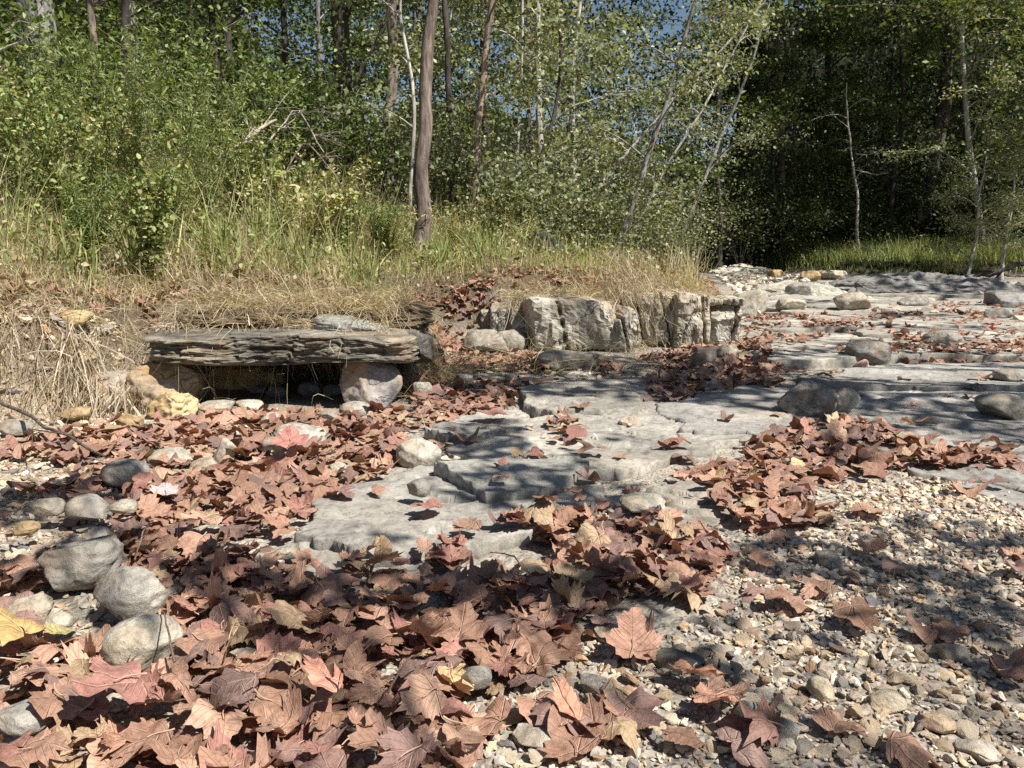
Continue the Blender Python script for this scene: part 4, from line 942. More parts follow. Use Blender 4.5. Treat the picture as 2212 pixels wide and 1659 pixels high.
LT2 = A([(0, 0, 0), (0.34, 0.45, 0.10), (0, 1, -0.06), (-0.34, 0.45, 0.10)]); LF2 = A([(0, 1, 2), (0, 2, 3)])
LT4 = A([(0, 0, 0), (0.30, 0.25, 0.07), (0.26, 0.65, 0.05), (0, 1, -0.08), (-0.26, 0.65, 0.05), (-0.30, 0.25, 0.07)]); LF4 = A([(0, 1, 2, 3), (0, 3, 4, 5)])
LTN = A([(0, 0, 0), (0.09, 0.4, 0.03), (0, 1, -0.12), (-0.09, 0.4, 0.03)])
def leaves(buf, C, S_, col, droop=0.35, tpl='2', up=0.75):
    n = len(C)
    if n == 0: return
    nr = rng.normal(size=(n, 3)) * 0.75; nr[:, 2] += up; nr /= np.linalg.norm(nr, axis=1)[:, None]
    ax = rng.normal(size=(n, 3)); ax[:, 2] -= droop; ax -= (ax * nr).sum(1)[:, None] * nr; ax /= np.linalg.norm(ax, axis=1)[:, None] + 1e-9
    sd = np.cross(ax, nr)
    T, F = {'2': (LT2, LF2), '4': (LT4, LF4), 'n': (LTN, LF2)}[tpl]
    S_ = np.broadcast_to(S_, (n,))
    V = C[:, None] + S_[:, None, None] * (T[None, :, 0:1] * sd[:, None] + T[None, :, 1:2] * ax[:, None] + T[None, :, 2:3] * nr[:, None])
    off = (np.arange(n) * len(T))[:, None, None]
    col = np.broadcast_to(col, (n, 3))
    buf.add(V.reshape(-1, 3), [(F[None] + off).reshape(-1, F.shape[1])], np.repeat(col, len(T), 0))
def blades(buf, B, L, W, col, lean=0.5, seg=3):
    n = len(B)
    if n == 0: return
    th = U(0, 2 * PI, n); ld = np.column_stack([np.cos(th), np.sin(th), np.zeros(n)]); le = np.abs(rng.normal(0, lean, n))
    up = np.column_stack([rng.normal(0, 0.18, n), rng.normal(0, 0.18, n), np.ones(n)])
    wa = U(0, PI, n); wd = np.column_stack([np.cos(wa), np.sin(wa), np.zeros(n)])
    L = np.broadcast_to(L, (n,)); W = np.broadcast_to(W, (n,)); P = []
    for k in range(seg + 1):
        t = k / seg; c = B + L[:, None] * (up * (t - 0.28 * le[:, None] * t * t) + ld * (le[:, None] * t * t))
        w = W * (1 - t ** 1.6) * (0.75 + 0.5 * t)
        if k < seg: P += [c - wd * w[:, None] / 2, c + wd * w[:, None] / 2]
        else: P += [c]
    V = np.stack(P, 1); nv = V.shape[1]; off = (np.arange(n) * nv)[:, None, None]
    F4 = A([(2 * k, 2 * k + 1, 2 * k + 3, 2 * k + 2) for k in range(seg - 1)]); F3 = A([(2 * seg - 2, 2 * seg - 1, 2 * seg)])
    fs = [(F3[None] + off).reshape(-1, 3)]
    if len(F4): fs.append((F4[None] + off).reshape(-1, 4))
    buf.add(V.reshape(-1, 3), fs, np.repeat(np.broadcast_to(col, (n, 3)), nv, 0))
def strands(buf, P0, D, L, w, col, sag=0.5, seg=5, wig=0.25):
    """thin ribbons (roots, dead stems): start, direction, length"""
    n = len(P0); wd = rng.normal(size=(n, 3)); wd -= (wd * D).sum(1)[:, None] * D; wd /= np.linalg.norm(wd, axis=1)[:, None]
    a = rng.normal(size=(n, 3)); a -= (a * D).sum(1)[:, None] * D; P = []; ph = U(0, 6, n)
    for k in range(seg + 1):
        t = k / seg; c = P0 + L[:, None] * (D * t + A([0, 0, -1]) * sag * t * t + a * wig * (np.sin(t * 4 + ph) - np.sin(ph))[:, None] * 0.5)
        ww = (w * (1 - 0.6 * t))[:, None]
        P += [c - wd * ww / 2, c + wd * ww / 2]
    V = np.stack(P, 1); nv = V.shape[1]; off = (np.arange(n) * nv)[:, None, None]
    F = A([(2 * k, 2 * k + 1, 2 * k + 3, 2 * k + 2) for k in range(seg)])
    buf.add(V.reshape(-1, 3), [(F[None] + off).reshape(-1, 4)], np.repeat(np.broadcast_to(col, (n, 3)), nv, 0))
def pick(cols, w, n, j=0.15):
    w = A(w, float); c = A(cols)[rng.choice(len(cols), n, p=w / w.sum())]; return c * (1 + j * rng.normal(size=(n, 1)))
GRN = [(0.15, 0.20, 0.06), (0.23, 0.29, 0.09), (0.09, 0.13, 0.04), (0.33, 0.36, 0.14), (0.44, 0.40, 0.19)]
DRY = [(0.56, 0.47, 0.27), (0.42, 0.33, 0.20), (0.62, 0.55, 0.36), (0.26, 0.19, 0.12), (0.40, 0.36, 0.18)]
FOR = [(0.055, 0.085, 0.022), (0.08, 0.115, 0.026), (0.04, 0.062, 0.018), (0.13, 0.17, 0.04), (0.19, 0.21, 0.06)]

# ---- grass of the left bank (nobody could count it)
def bank_pts(n, x0, x1, y0, y1, smin=0.15, smax=9):
    x = U(x0, x1, n); y = y0 + (y1 - y0) * R(n) ** 1.2; s = polydist(x, y, TOE); k = (s > smin) & (s < smax); return x[k], y[k], s[k]
gb = Buf()
x, y, s = bank_pts(62000, -7, 3.2, 3.2, 10.5, 0.08)
gr = sm((fbm(x * 0.9 + 4, y * 0.9, s=81) + 0.25 + 0.25 * sm((s - 0.6) / 1.5)) / 0.5)
gr = gr * sm((s - 0.35) / 1.1) * lerp(1, 0.45, sm((x - 0.2) / 1.6))
isg = R(len(x)) < gr * 0.6
L = (0.65 + 0.7 * sm(vn(x * 1.7, y * 1.7, s=82) + 0.5)) * np.where(isg, U(0.08, 0.30, len(x)), U(0.06, 0.24, len(x))) * (0.55 + 0.45 * sm(s / 1.2))
nn = isg.sum()
col = pick(DRY, [4, 3, 3, 2, 3], len(x)); col[isg] = pick(GRN, [3, 5, 1, 6, 5], nn) * 1.15
Bp = np.column_stack([x, y, H(x, y) - 0.01])
blades(gb, Bp, L, np.where(isg, U(0.006, 0.013, len(x)), U(0.003, 0.008, len(x))), col, 0.75, 3)
n = 15000; x, y, s = bank_pts(n, -7, 1.5, 4.5, 10, 0.8)
k = vn(x * 1.3, y * 1.3, s=88) > -0.35; x, y, s = x[k], y[k], s[k]; isg = R(len(x)) < 0.45
col = pick(DRY, [4, 2, 4, 1.5, 3], len(x)); col[isg] = pick(GRN, [3, 4, 1, 5, 4], isg.sum())
blades(gb, np.column_stack([x, y, H(x, y) - 0.01]), U(0.2, 0.8, len(x)) * (0.5 + 0.8 * sm(vn(x * 1.1, y * 1.1, s=89) + 0.4)), np.where(isg, U(0.005, 0.012, len(x)), U(0.003, 0.006, len(x))), col, 0.45, 3)
obj('grass', gb.mesh('grass'), M_GRASS, label='mixed green and straw coloured grass over the left bank', kind='stuff')
# broad leaved ground cover between
wb = Buf()
x, y, s = bank_pts(15000, -7, 2.6, 3.9, 10, 0.7)
k = fbm(x * 1.1, y * 1.1, s=85) > -0.15; x, y = x[k], y[k]
C = np.column_stack([x, y, H(x, y) + U(0.05, 0.38, len(x))])
leaves(wb, C, U(0.02, 0.055, len(x)), pick(GRN, [3, 5, 2, 4, 2], len(x)), 0.2, '4', 0.8)
x, y, s = bank_pts(9000, -7, 3.0, 3.6, 10, 0.3); C = np.column_stack([x, y, H(x, y) + U(0.02, 0.25, len(x))])
leaves(wb, C, U(0.02, 0.06, len(x)), pick(DRY, [3, 3, 2, 3, 2], len(x)) * 0.65, 0.3, '2', 0.4)
obj('ground_cover', wb.mesh('ground_cover'), M_GREEN, label='low leafy weeds and withered foliage among the bank grass', kind='stuff')
# overhanging straw and roots on the bank lip, over the ledge and the outcrop
rb = Buf()
def lip(n, x0, x1, yfun, spread, Lr, wr, cols, wts, out=(0, -1, 0.2), jit=0.8, sag=0.8, zj=0.05, wig=0.3):
    x = U(x0, x1, n); y = yfun(x) + rng.normal(0, spread, n); z = H(x, y); z = np.where((x > -1.85) & (x < -0.6) & (y > 3.95) & (y < 4.85), np.maximum(z, np.where(y > 4.2, 0.48, 0.40)), z); z = np.where((x > -0.05) & (x < 1.72) & (y > 6.28) & (y < 7.0), np.maximum(z, 0.44), z) + U(0, zj, n)
    D = A(out) + rng.normal(0, jit, (n, 3)); D /= np.linalg.norm(D, axis=1)[:, None]
    strands(rb, np.column_stack([x, y, z]), D, U(Lr[0], Lr[1], n), U(wr[0], wr[1], n), pick(cols, wts, n), sag, 5, wig)
ROOT = [(0.46, 0.38, 0.27), (0.34, 0.26, 0.18), (0.56, 0.50, 0.40), (0.22, 0.16, 0.11)]
lip(1500, -3.6, -1.75, lambda x: np.interp(x, [-3.6, -2.35, -1.75], [3.3, 3.85, 4.3]), 0.16, (0.12, 0.42), (0.0025, 0.006), ROOT, [3, 3, 3, 2], (0.05, -0.7, -0.1), 0.55, 0.9)
lip(900, -2.25, -1.85, lambda x: 3.85 + 0 * x, 0.09, (0.25, 0.6), (0.003, 0.008), ROOT, [3, 2, 4, 2], (0.0, -0.35, -0.9), 0.25, 0.4, 0.18)
lip(2600, -1.9, -0.3, lambda x: 4.75 + 0 * x, 0.22, (0.12, 0.4), (0.002, 0.005), DRY, [3, 3, 2, 3, 1], (0, -0.5, 0.15), 0.7, 0.5)
lip(2600, -1.85, -0.5, lambda x: 4.38 + 0 * x, 0.17, (0.08, 0.28), (0.002, 0.005), DRY + ROOT, [2, 3, 2, 3, 1, 3, 3, 2, 2], (0.1, -0.4, 0.1), 0.7, 0.35)
lip(1500, -0.1, 2.0, lambda x: 6.72 + 0 * x, 0.16, (0.10, 0.30), (0.003, 0.006), DRY + ROOT, [2, 3, 2, 3, 1, 3, 3, 2, 2], (0, -0.55, 0.1), 0.6, 0.5)
lip(750, -0.1, 1.6, lambda x: 6.42 + 0.05 * np.sin(x * 5), 0.09, (0.08, 0.26), (0.003, 0.006), DRY + ROOT, [2, 3, 2, 3, 1, 3, 3, 2, 2], (0, -0.5, 0.0), 0.7, 0.6)
lip(160, 0.7, 1.05, lambda x: 6.22 + 0 * x, 0.08, (0.15, 0.4), (0.003, 0.006), ROOT, [3, 3, 2, 2], (0.25, -0.3, -0.75), 0.25, 0.3, 0.1)
lip(1500, -3.4, -1.9, lambda x: np.interp(x, [-3.6, -2.35, -1.75], [3.6, 4.25, 4.7]), 0.3, (0.1, 0.35), (0.002, 0.005), DRY + ROOT, [2, 3, 2, 3, 1, 3, 3, 2, 2], (0.05, -0.5, 0.2), 0.7, 0.5)
lip(250, 0.75, 1.15, lambda x: 6.5 + 0 * x, 0.1, (0.2, 0.45), (0.003, 0.006), ROOT, [3, 3, 2, 2], (0.3, -0.35, -0.7), 0.25, 0.3, 0.4)
lip(1500, -4.5, 1.0, lambda x: 5.2 + 0.3 * np.sin(x), 0.45, (0.2, 0.6), (0.002, 0.004), DRY, [3, 3, 3, 3, 1], (0.2, -0.3, 0.5), 0.7, 0.4)
# fallen straw scattered on plate and litter
obj('dry_thatch', rb.mesh('dry_thatch'), M_GRASS, label='tangled straw and exposed rootlets hanging over the bank edge', kind='stuff')

# ---- individual grass clumps, weeds
def clump(loc, n, L, W, cols, wts, lean, label, name='grass_tuft', cat='grass tuft', spread=0.08, seg=4, group=None):
    b = Buf(); B = np.column_stack([rng.normal(0, spread, n), rng.normal(0, spread, n), np.zeros(n)])
    blades(b, B, U(L[0], L[1], n), U(W[0], W[1], n), pick(cols, wts, n), lean, seg)
    return obj(name, b.mesh(name), M_GRASS, label=label, cat=cat, group=group, loc=(loc[0], loc[1], float(S(A([loc[0]]), A([loc[1]]))[0]) - 0.01))
g1 = at(880, 720, 4.95); clump((g1[0], 4.95), 420, (0.2, 0.46), (0.003, 0.006), GRN, [4, 3, 5, 1, 1], 0.6, 'dark green sedge tuft growing from the right end of the ledge')
g1 = at(820, 640, 5.2); clump((g1[0], 5.2), 260, (0.2, 0.42), (0.003, 0.006), GRN, [4, 3, 3, 1, 1], 0.5, 'smaller green sedge tuft behind the long ledge')
for k, (u_, v_, y_, h_) in enumerate([(1395, 600, 8.5, 0.5), (1445, 600, 8.2, 0.55), (1490, 605, 8.0, 0.6), (1300, 590, 9, 0.5), (1350, 580, 9.5, 0.6)]):
    p = at(u_, v_, y_); clump((p[0], y_), 110, (h_ * 0.5, h_), (0.004, 0.008), DRY, [5, 2, 5, 1, 1], 0.45, 'tall pale straw tuft ' + ['left of the tallest straw tuft behind the outcrop', 'directly behind the cleft blocks', 'at the right end of the outcrop, tallest', 'far left behind the outcrop', 'behind the arched block in the weeds'][k], group='straw tufts behind the outcrop')
def weed(u_, v_, y_, h, nl, ls, cols, wts, label, name='tall_weed', cat='weed', tpl='n', sprays=7, stemcol=(0.2, 0.2, 0.09), lean=(0.05, 0.0), w=0.25, group=None):
    p = at(u_, v_, y_); x0 = p[0]; z0 = float(S(A([x0]), A([y_]))[0])
    root = obj(name, None, label=label, cat=cat, group=group, loc=(x0, y_, z0)); sb_ = Buf(); lb_ = Buf()
    for q in range(sprays):
        t = np.linspace(0, 1, 7); th = U(0, 2 * PI); r_ = w * h * U(0.3, 1.0)
        hh = h * U(0.7, 1.0)
        pts = np.column_stack([r_ * math.cos(th) * t ** 1.6 + lean[0] * t * h, r_ * math.sin(th) * t ** 1.6 + lean[1] * t * h, hh * t])
        tube(sb_, pts, np.linspace(0.006, 0.002, 7), 4, stemcol)
        m = nl // sprays; tt = 0.12 + 0.88 * R(m); C = np.column_stack([np.interp(tt, t, pts[:, a]) for a in range(3)]) + rng.normal(0, 0.025, (m, 3))
        leaves(lb_, C, U(ls[0], ls[1], m), pick(cols, wts, m), 0.1, tpl, 0.6)
    obj('stem', sb_.mesh('stem'), M_BARK, parent=root); obj('foliage', lb_.mesh('foliage'), M_GREEN, parent=root)
    return root
wd_ = [(380, 560, 6.2, 1.75, 0), (300, 560, 6.8, 1.7, 0), (230, 560, 6.6, 1.5, 0), (450, 540, 7.0, 1.5, 0), (150, 600, 6.0, 1.3, 1), (70, 600, 5.8, 1.2, 1), (20, 560, 6.4, 1.4, 1), (520, 520, 7.6, 1.1, 1), (600, 500, 8.0, 0.9, 1),
       (330, 620, 5.4, 0.9, 1), (200, 640, 5.2, 0.8, 0), (100, 520, 7.5, 1.5, 0), (740, 500, 8.0, 0.7, 1), (820, 500, 8.2, 0.7, 0), (440, 430, 8.2, 1.5, 0), (560, 430, 8.6, 1.2, 1)]
wl_ = ['tallest feathery green weed in front of the left trunks', 'feathery green weed left of the tallest one', 'dense green weed below the big grey trunk', 'feathery weed right of the tallest one, leaning over the grass', 'bushy weed in front of the left edge thicket',
       'leafy weed near the left edge above the roots', 'green weed at the extreme left edge', 'broad leaved weed left of the fallen pale branch', 'low leafy weed under the fallen pale branch', 'short leafy weed above the exposed roots', 'short feathery weed above the exposed roots',
       'narrow weed between the big grey trunk and the left edge', 'low weed left of the leaning bare trunk', 'feathery low weed at the foot of the bare trunk', 'tall weed behind the pale fallen branch base', 'leafy weed growing through the brush heap']
for k, (u_, v_, y_, h_, ty) in enumerate(wd_):
    weed(u_, v_, y_, h_, 2000 if ty == 0 else 1300, (0.03, 0.075) if ty == 0 else (0.025, 0.055), GRN[:4] if ty == 0 else GRN, [4, 4, 2, 2] if ty == 0 else [3, 4, 2, 4, 2], wl_[k], tpl='n' if ty == 0 else '4', sprays=11, w=0.45, group='tall weeds on the left bank')
for k, (u_, v_, y_, h_) in enumerate([(480, 600, 5.9, 0.5), (300, 620, 5.6, 0.55), (640, 580, 6.4, 0.5), (1040, 560, 8.2, 0.5), (780, 560, 6.6, 0.5), (960, 560, 8, 0.45), (570, 560, 6.8, 0.5), (160, 640, 5.0, 0.5)]):
    p = at(u_, v_, y_); clump((p[0], y_), 60, (h_ * 0.6, h_), (0.012, 0.024), GRN, [2, 5, 1, 5, 3], 0.45, 'broad bladed bright grass clump ' + ['above the middle of the ledge', 'above the left end of the ledge', 'above the right half of the ledge', 'right of the bare trunk', 'between the ledge and the bare trunk', 'at the foot of the bare trunk', 'below the pale fallen branch', 'above the exposed roots at left'][k], spread=0.08, group='broad bladed grass clumps')

lw = ['in front of the dark vine covered trunk', 'left of the bare trunk foot', 'below the arched brush stem', 'behind the broad leaved weed', 'between brush heap and bare trunk', 'right of the bare trunk foot', 'under the drooping brown stem', 'in the middle of the sunny slope', 'left of the pale fallen branch', 'behind the straw on the left slope', 'right of the pinkish trunk foot', 'beside the charred log']
for k, (u_, y_, h_) in enumerate([(720, 9.0, 0.8), (840, 8.3, 0.6), (640, 8.4, 0.7), (560, 7.6, 0.6), (780, 8.8, 0.7), (980, 8.8, 0.5), (690, 7.8, 0.6), (600, 7.0, 0.5), (420, 7.8, 0.9), (260, 7.6, 1.0), (1060, 9.6, 0.6), (1130, 9.4, 0.5)]):
    weed(u_, 500, y_, h_, 1100, (0.03, 0.08), [GRN[1], GRN[3], GRN[4], DRY[0], DRY[4]], [3, 4, 3, 2, 2], 'sunlit yellow green weed ' + lw[k], name='sunlit_weed', tpl='n' if k % 3 else '4', sprays=14, w=0.9, group='sunlit weeds on the slope', stemcol=(0.3, 0.26, 0.14))
# ------------------------------------------------------------------ trees
BK = {'grey': (0.30, 0.28, 0.26), 'pale': (0.52, 0.48, 0.42), 'dark': (0.09, 0.075, 0.065), 'brown': (0.24, 0.19, 0.155), 'pink': (0.38, 0.28, 0.22)}
def tree(base, top, r0, r1, bark, label, limbs=6, leafn=2500, ls=(0.05, 0.10), cols=FOR, wts=(3, 4, 2, 3, 1), low=0.35, reach=2.0, crownr=0.30, kink=0.06, name='tree', cat='tree', tpl='2', group=None, sides=9, twigs=6, rise=0.5, seed=None):
    base = A(base, float); top = A(top, float); root = obj(name, None, label=label, cat=cat, group=group, loc=base)
    t = np.linspace(0, 1, 34) ** 1.15; ax = top - base; L = np.linalg.norm(ax)
    pts = ax[None] * t[:, None]; sd = rng.integers(1, 9999)
    pts[:, 0] += 0.35 * r0 * vn(t * 13, t * 0 + 3, s=sd) ; pts[:, 0] += kink * L * 0.5 * vn(t * 3.1, t * 0, s=sd) * np.sin(t * PI); pts[:, 1] += kink * L * 0.4 * vn(t * 2.3, t * 0 + 5, s=sd) * np.sin(t * PI)
    rad = lerp(r0, r1, t ** 0.8); rad = rad * (1 + 0.10 * vn(t * 17, t * 0, s=sd + 5) + 0.07 * vn(t * 41, t * 0, s=sd + 6)) * (1 + 0.5 * np.exp(-t * L * 5))
    tb = Buf(); tube(tb, pts, rad, sides, BK[bark]); 
    obj('trunk', tb.mesh('trunk'), M_BARK, parent=root)
    cb = Buf(); nodes_ = []
    for q in range(limbs):
        tt = lerp(low, 0.98, (q + 0.5 * R()) / limbs); o = A([np.interp(tt, t, pts[:, a]) for a in range(3)]); rr_ = float(np.interp(tt, t, rad)) * 0.3 + 0.004
        th = U(0, 2 * PI); ln = reach * U(0.6, 1.15) * (1 - 0.45 * (tt - low)); d = A([math.cos(th), math.sin(th), rise * U(0.3, 1.3)])
        k = np.linspace(0, 1, 7); lp = o + d * ln * k[:, None]; lp[:, 2] += 0.12 * ln * np.sin(k * PI) - 0.1 * ln * k ** 2; lp += 0.07 * ln * np.column_stack([vn(k * 4, k * 0 + q, s=sd + a) for a in range(3)]) * k[:, None]
        lb = Buf(); tube(lb, lp, np.linspace(rr_, rr_ * 0.25, 7), 5, BK[bark])
        for w_ in range(twigs):
            a_ = U(0.3, 1.0); s0 = A([np.interp(a_, k, lp[:, c]) for c in range(3)]); d2 = d * 0.5 + rng.normal(0, 0.7, 3); d2[2] = abs(d2[2]) * 0.5 - 0.15; e_ = s0 + d2 * ln * 0.38
            mid = (s0 + e_) / 2 + rng.normal(0, 0.05, 3) * ln; tube(lb, [s0, mid, e_], [rr_ * 0.3, rr_ * 0.2, rr_ * 0.1], 3, BK[bark]); nodes_ += [mid, e_]
        nodes_ += [lp[-1], lp[4]]
        obj('limb', lb.mesh('limb'), M_BARK, parent=root)
    if leafn and nodes_:
        nd_ = A(nodes_); m = len(nd_); wgt = R(m) ** 0.7; wgt /= wgt.sum(); idx = rng.choice(m, leafn, p=wgt)
        C = nd_[idx] + rng.normal(0, 1, (leafn, 3)) * A([crownr, crownr, crownr * 0.45]) * (0.4 + 0.6 * R((leafn, 1)))
        _, vv, _ = proj(C + base); kk = (vv > -230) | (R(leafn) < 0.25); C = C[kk]; idx = idx[kk]
        leaves(cb, C, U(ls[0], ls[1], len(C)), pick(cols, wts, len(C)) * (0.8 + 0.4 * R(m)[idx])[:, None], 0.4, tpl)
        obj('crown', cb.mesh('crown'), M_GREEN, parent=root)
    return root
def T(ub, vb, y, ut, vt, wpx, wtop, bark, label, ext=1.6, **kw):
    """trunk whose foot is seen at ub,vb and that passes ut,vt; it goes on ext times as high"""
    b = at(ub, vb, y); b[2] = float(H(b[0], y)) - 0.05
    t_ = at(ut, vt, y + kw.pop('dy', 0)); top = b + (t_ - b) * ext
    return tree(b, top, px(wpx, y) / 2, px(wtop, y) / 2 * 0.6, bark, label, **kw)
LIGHTF = [(0.14, 0.17, 0.08), (0.22, 0.25, 0.13), (0.08, 0.105, 0.045), (0.33, 0.35, 0.22), (0.38, 0.36, 0.20)]
T(905, 470, 8.6, 945, 0, 33, 24, 'brown', 'slender bare trunk with peeling bark standing at the front of the wood', 2.2, limbs=6, low=0.5, leafn=2200, cols=LIGHTF, reach=2.2, kink=0.03)
T(98, 300, 9.6, 72, 0, 72, 66, 'grey', 'thick furrowed grey trunk at the upper left', 3.2, limbs=7, low=0.45, leafn=3000, reach=3.0, sides=14, kink=0.02)
T(205, 260, 10.5, 185, 0, 18, 15, 'brown', 'thin mottled trunk just right of the thick grey one', 2.6, limbs=5, low=0.5, leafn=1800, reach=2)
T(262, 260, 11, 252, 0, 24, 20, 'dark', 'vine wrapped trunk, left of a close pair near the top left', 2.8, limbs=6, low=0.3, leafn=2600, reach=1.8)
T(300, 260, 11.5, 292, 0, 24, 20, 'grey', 'dim grey trunk, right of a close pair near the top left', 2.8, limbs=5, low=0.3, leafn=2400, reach=2)
T(752, 330, 12.5, 742, 0, 44, 38, 'dark', 'dark vine covered trunk left of centre', 2.8, limbs=8, low=0.28, leafn=4200, reach=2.6, sides=10)
T(848, 420, 11.5, 846, 0, 26, 24, 'brown', 'rough barked trunk just left of the bare front trunk', 2.6, limbs=6, low=0.45, leafn=2600, cols=LIGHTF, reach=2.0)
T(880, 450, 10, 880, 190, 9, 7, 'pale', 'pale twin stemmed sapling leaning beside the bare front trunk', 2.4, limbs=5, low=0.3, leafn=1300, cols=LIGHTF, reach=1.0)
T(978, 440, 11.5, 985, 90, 16, 14, 'dark', 'thin dark trunk right of the bare front trunk', 2.6, limbs=6, low=0.25, leafn=2600, cols=LIGHTF, reach=1.8)
T(1022, 420, 10.5, 1056, 0, 18, 14, 'pink', 'slim flaking pinkish trunk with leafy side branches', 2.3, limbs=8, low=0.2, leafn=2600, cols=LIGHTF, reach=1.4)
T(1105, 420, 13, 1108, 0, 8, 7, 'pale', 'very thin pale sapling left of the white sycamore', 2.2, limbs=7, low=0.25, leafn=1800, cols=LIGHTF, reach=1.2)
T(1178, 430, 14, 1182, 0, 15, 13, 'pale', 'white barked sycamore trunk near the centre top', 2.3, limbs=9, low=0.2, leafn=2600, cols=LIGHTF, reach=1.8)
T(1120, 330, 11, 1235, 0, 10, 7, 'dark', 'dark slanting sapling crossing in front of the white sycamore', 1.7, limbs=5, low=0.3, leafn=900, cols=LIGHTF, reach=1.2)
T(1240, 430, 17, 1262, 0, 12, 11, 'pale', 'pale slim trunk right of the white sycamore', 2.2, limbs=9, low=0.15, leafn=2800, cols=LIGHTF, reach=2.0)
T(1318, 500, 12, 1398, 330, 16, 11, 'grey', 'leaning grey trunk rising right of centre behind the straw', 2.2, limbs=6, low=0.3, leafn=1600, cols=LIGHTF, reach=1.8)
T(1180, 400, 13, 1500, 180, 9, 5, 'pale', 'long thin pale pole leaning far right over the creek', 1.5, limbs=9, low=0.25, leafn=700, cols=LIGHTF, reach=1.1, twigs=6)
T(1330, 470, 15, 1560, 150, 8, 5, 'pale', 'bare arching pale branch reaching toward the sky gap', 1.45, limbs=10, low=0.2, leafn=900, cols=LIGHTF, reach=1.3, twigs=7)
T(1440, 520, 20, 1640, 60, 10, 6, 'grey', 'slender grey tree bending right below the sky gap', 1.3, limbs=12, low=0.15, leafn=3200, cols=LIGHTF, reach=2.0, twigs=6)
T(1556, 560, 24, 1558, 250, 12, 10, 'dark', 'dark straight trunk in the shade right of the straw', 2.6, limbs=10, low=0.2, leafn=4200, reach=3.0, ls=(0.07, 0.13))
T(1700, 560, 27, 1705, 200, 9, 8, 'dark', 'thin dark trunk deep in the shade over the creek end', 2.4, limbs=10, low=0.1, leafn=5000, reach=3.2, ls=(0.08, 0.14))
T(1858, 575, 24, 1832, 230, 8, 4, 'pale', 'dead white sapling with bare drooping twigs in the dark wood', 1.15, limbs=9, low=0.4, leafn=0, reach=1.6, rise=0.1, twigs=6)
T(2000, 530, 26, 2012, 0, 20, 17, 'dark', 'tall dark trunk in the right hand wood', 2.2, limbs=10, low=0.15, leafn=6500, reach=3.6, ls=(0.08, 0.14))
T(1930, 545, 26, 1935, 100, 12, 10, 'dark', 'dim trunk left of the tall dark one', 2.3, limbs=9, low=0.15, leafn=5000, reach=3.2, ls=(0.08, 0.14))
T(2130, 540, 24, 2090, 60, 14, 10, 'pale', 'pale barked tree leaning left near the right edge', 1.9, limbs=10, low=0.15, leafn=6000, reach=3.0, ls=(0.07, 0.13), cols=LIGHTF)
T(2260, 540, 22, 2270, 0, 18, 16, 'brown', 'leafy tree whose trunk stands at the right edge', 2.2, limbs=10, low=0.1, leafn=6500, reach=3.4, ls=(0.07, 0.12), cols=LIGHTF)
T(1790, 560, 29, 1795, 50, 16, 12, 'dark', 'broad leafed tree arching over the end of the creek', 2.0, limbs=12, low=0.08, leafn=7000, reach=4.2, ls=(0.09, 0.15))
T(1620, 560, 30, 1600, 80, 16, 12, 'dark', 'shaded tree just right of the sky gap', 1.8, limbs=12, low=0.08, leafn=6000, reach=3.4, ls=(0.09, 0.15))
T(600, 300, 13.5, 600, 0, 16, 14, 'dark', 'thin trunk behind the brush heap', 2.4, limbs=10, low=0.12, leafn=5200, reach=2.6)
T(480, 300, 13, 470, 0, 20, 16, 'dark', 'dark trunk between the left pair and the brush heap', 2.4, limbs=10, low=0.12, leafn=5200, reach=2.6)
T(390, 300, 14, 380, 0, 14, 12, 'dark', 'shaded trunk in the left thicket', 2.4, limbs=10, low=0.12, leafn=5200, reach=2.6)
T(-20, 300, 12, -30, 0, 26, 22, 'brown', 'tree standing just beyond the left edge', 2.4, limbs=9, low=0.12, leafn=4200, reach=2.6)
GR2 = [(0.09, 0.13, 0.03), (0.13, 0.17, 0.045), (0.06, 0.09, 0.02), (0.20, 0.23, 0.08), (0.26, 0.27, 0.12)]
for k, (x_, y_, hg, tx, n_, ls_, lb_) in enumerate([(12.8, 15.5, 9.0, -3.2, 5200, (0.09, 0.16), 'broad crowned tree leaning in over the creek from the right edge'), (15.5, 19.5, 10.5, -4.0, 6000, (0.10, 0.17), 'tall leafy tree arching over the far bedrock from the right'),
                                               (9.6, 27.0, 12.5, -1.0, 6500, (0.10, 0.18), 'full crowned tree above the far green grass bank'), (13.5, 26.0, 12.0, 1.0, 6500, (0.10, 0.18), 'full crowned tree right of the dead white sapling')]):
    b_ = A([x_, y_, float(H(x_, y_)) - 0.1])
    tree(b_, b_ + A([tx, 0.5, hg]), 0.16, 0.04, 'brown', lb_, limbs=14, low=0.3, leafn=n_, reach=3.6, ls=ls_, crownr=0.5, cols=GR2, twigs=7)
for k, (u_, v_, y_, h_) in enumerate([(2150, 420, 18.5, 3.8), (2080, 480, 19.5, 3.0), (2230, 450, 17.5, 4.0)]):
    x_ = (u_ - 1106) / 1659 * y_; b_ = A([x_, y_, float(H(x_, y_))]); tree(b_, b_ + A([0.2, 0, h_]), 0.05, 0.015, 'pale', 'pale narrow leaved willow ' + ['in front of the right hand wood', 'left of a taller willow at the right', 'at the right edge above the fallen limb'][k], limbs=12, low=0.15, leafn=3000, reach=1.3, ls=(0.09, 0.15), crownr=0.28, cols=LIGHTF, tpl='n', group='willows at the right')
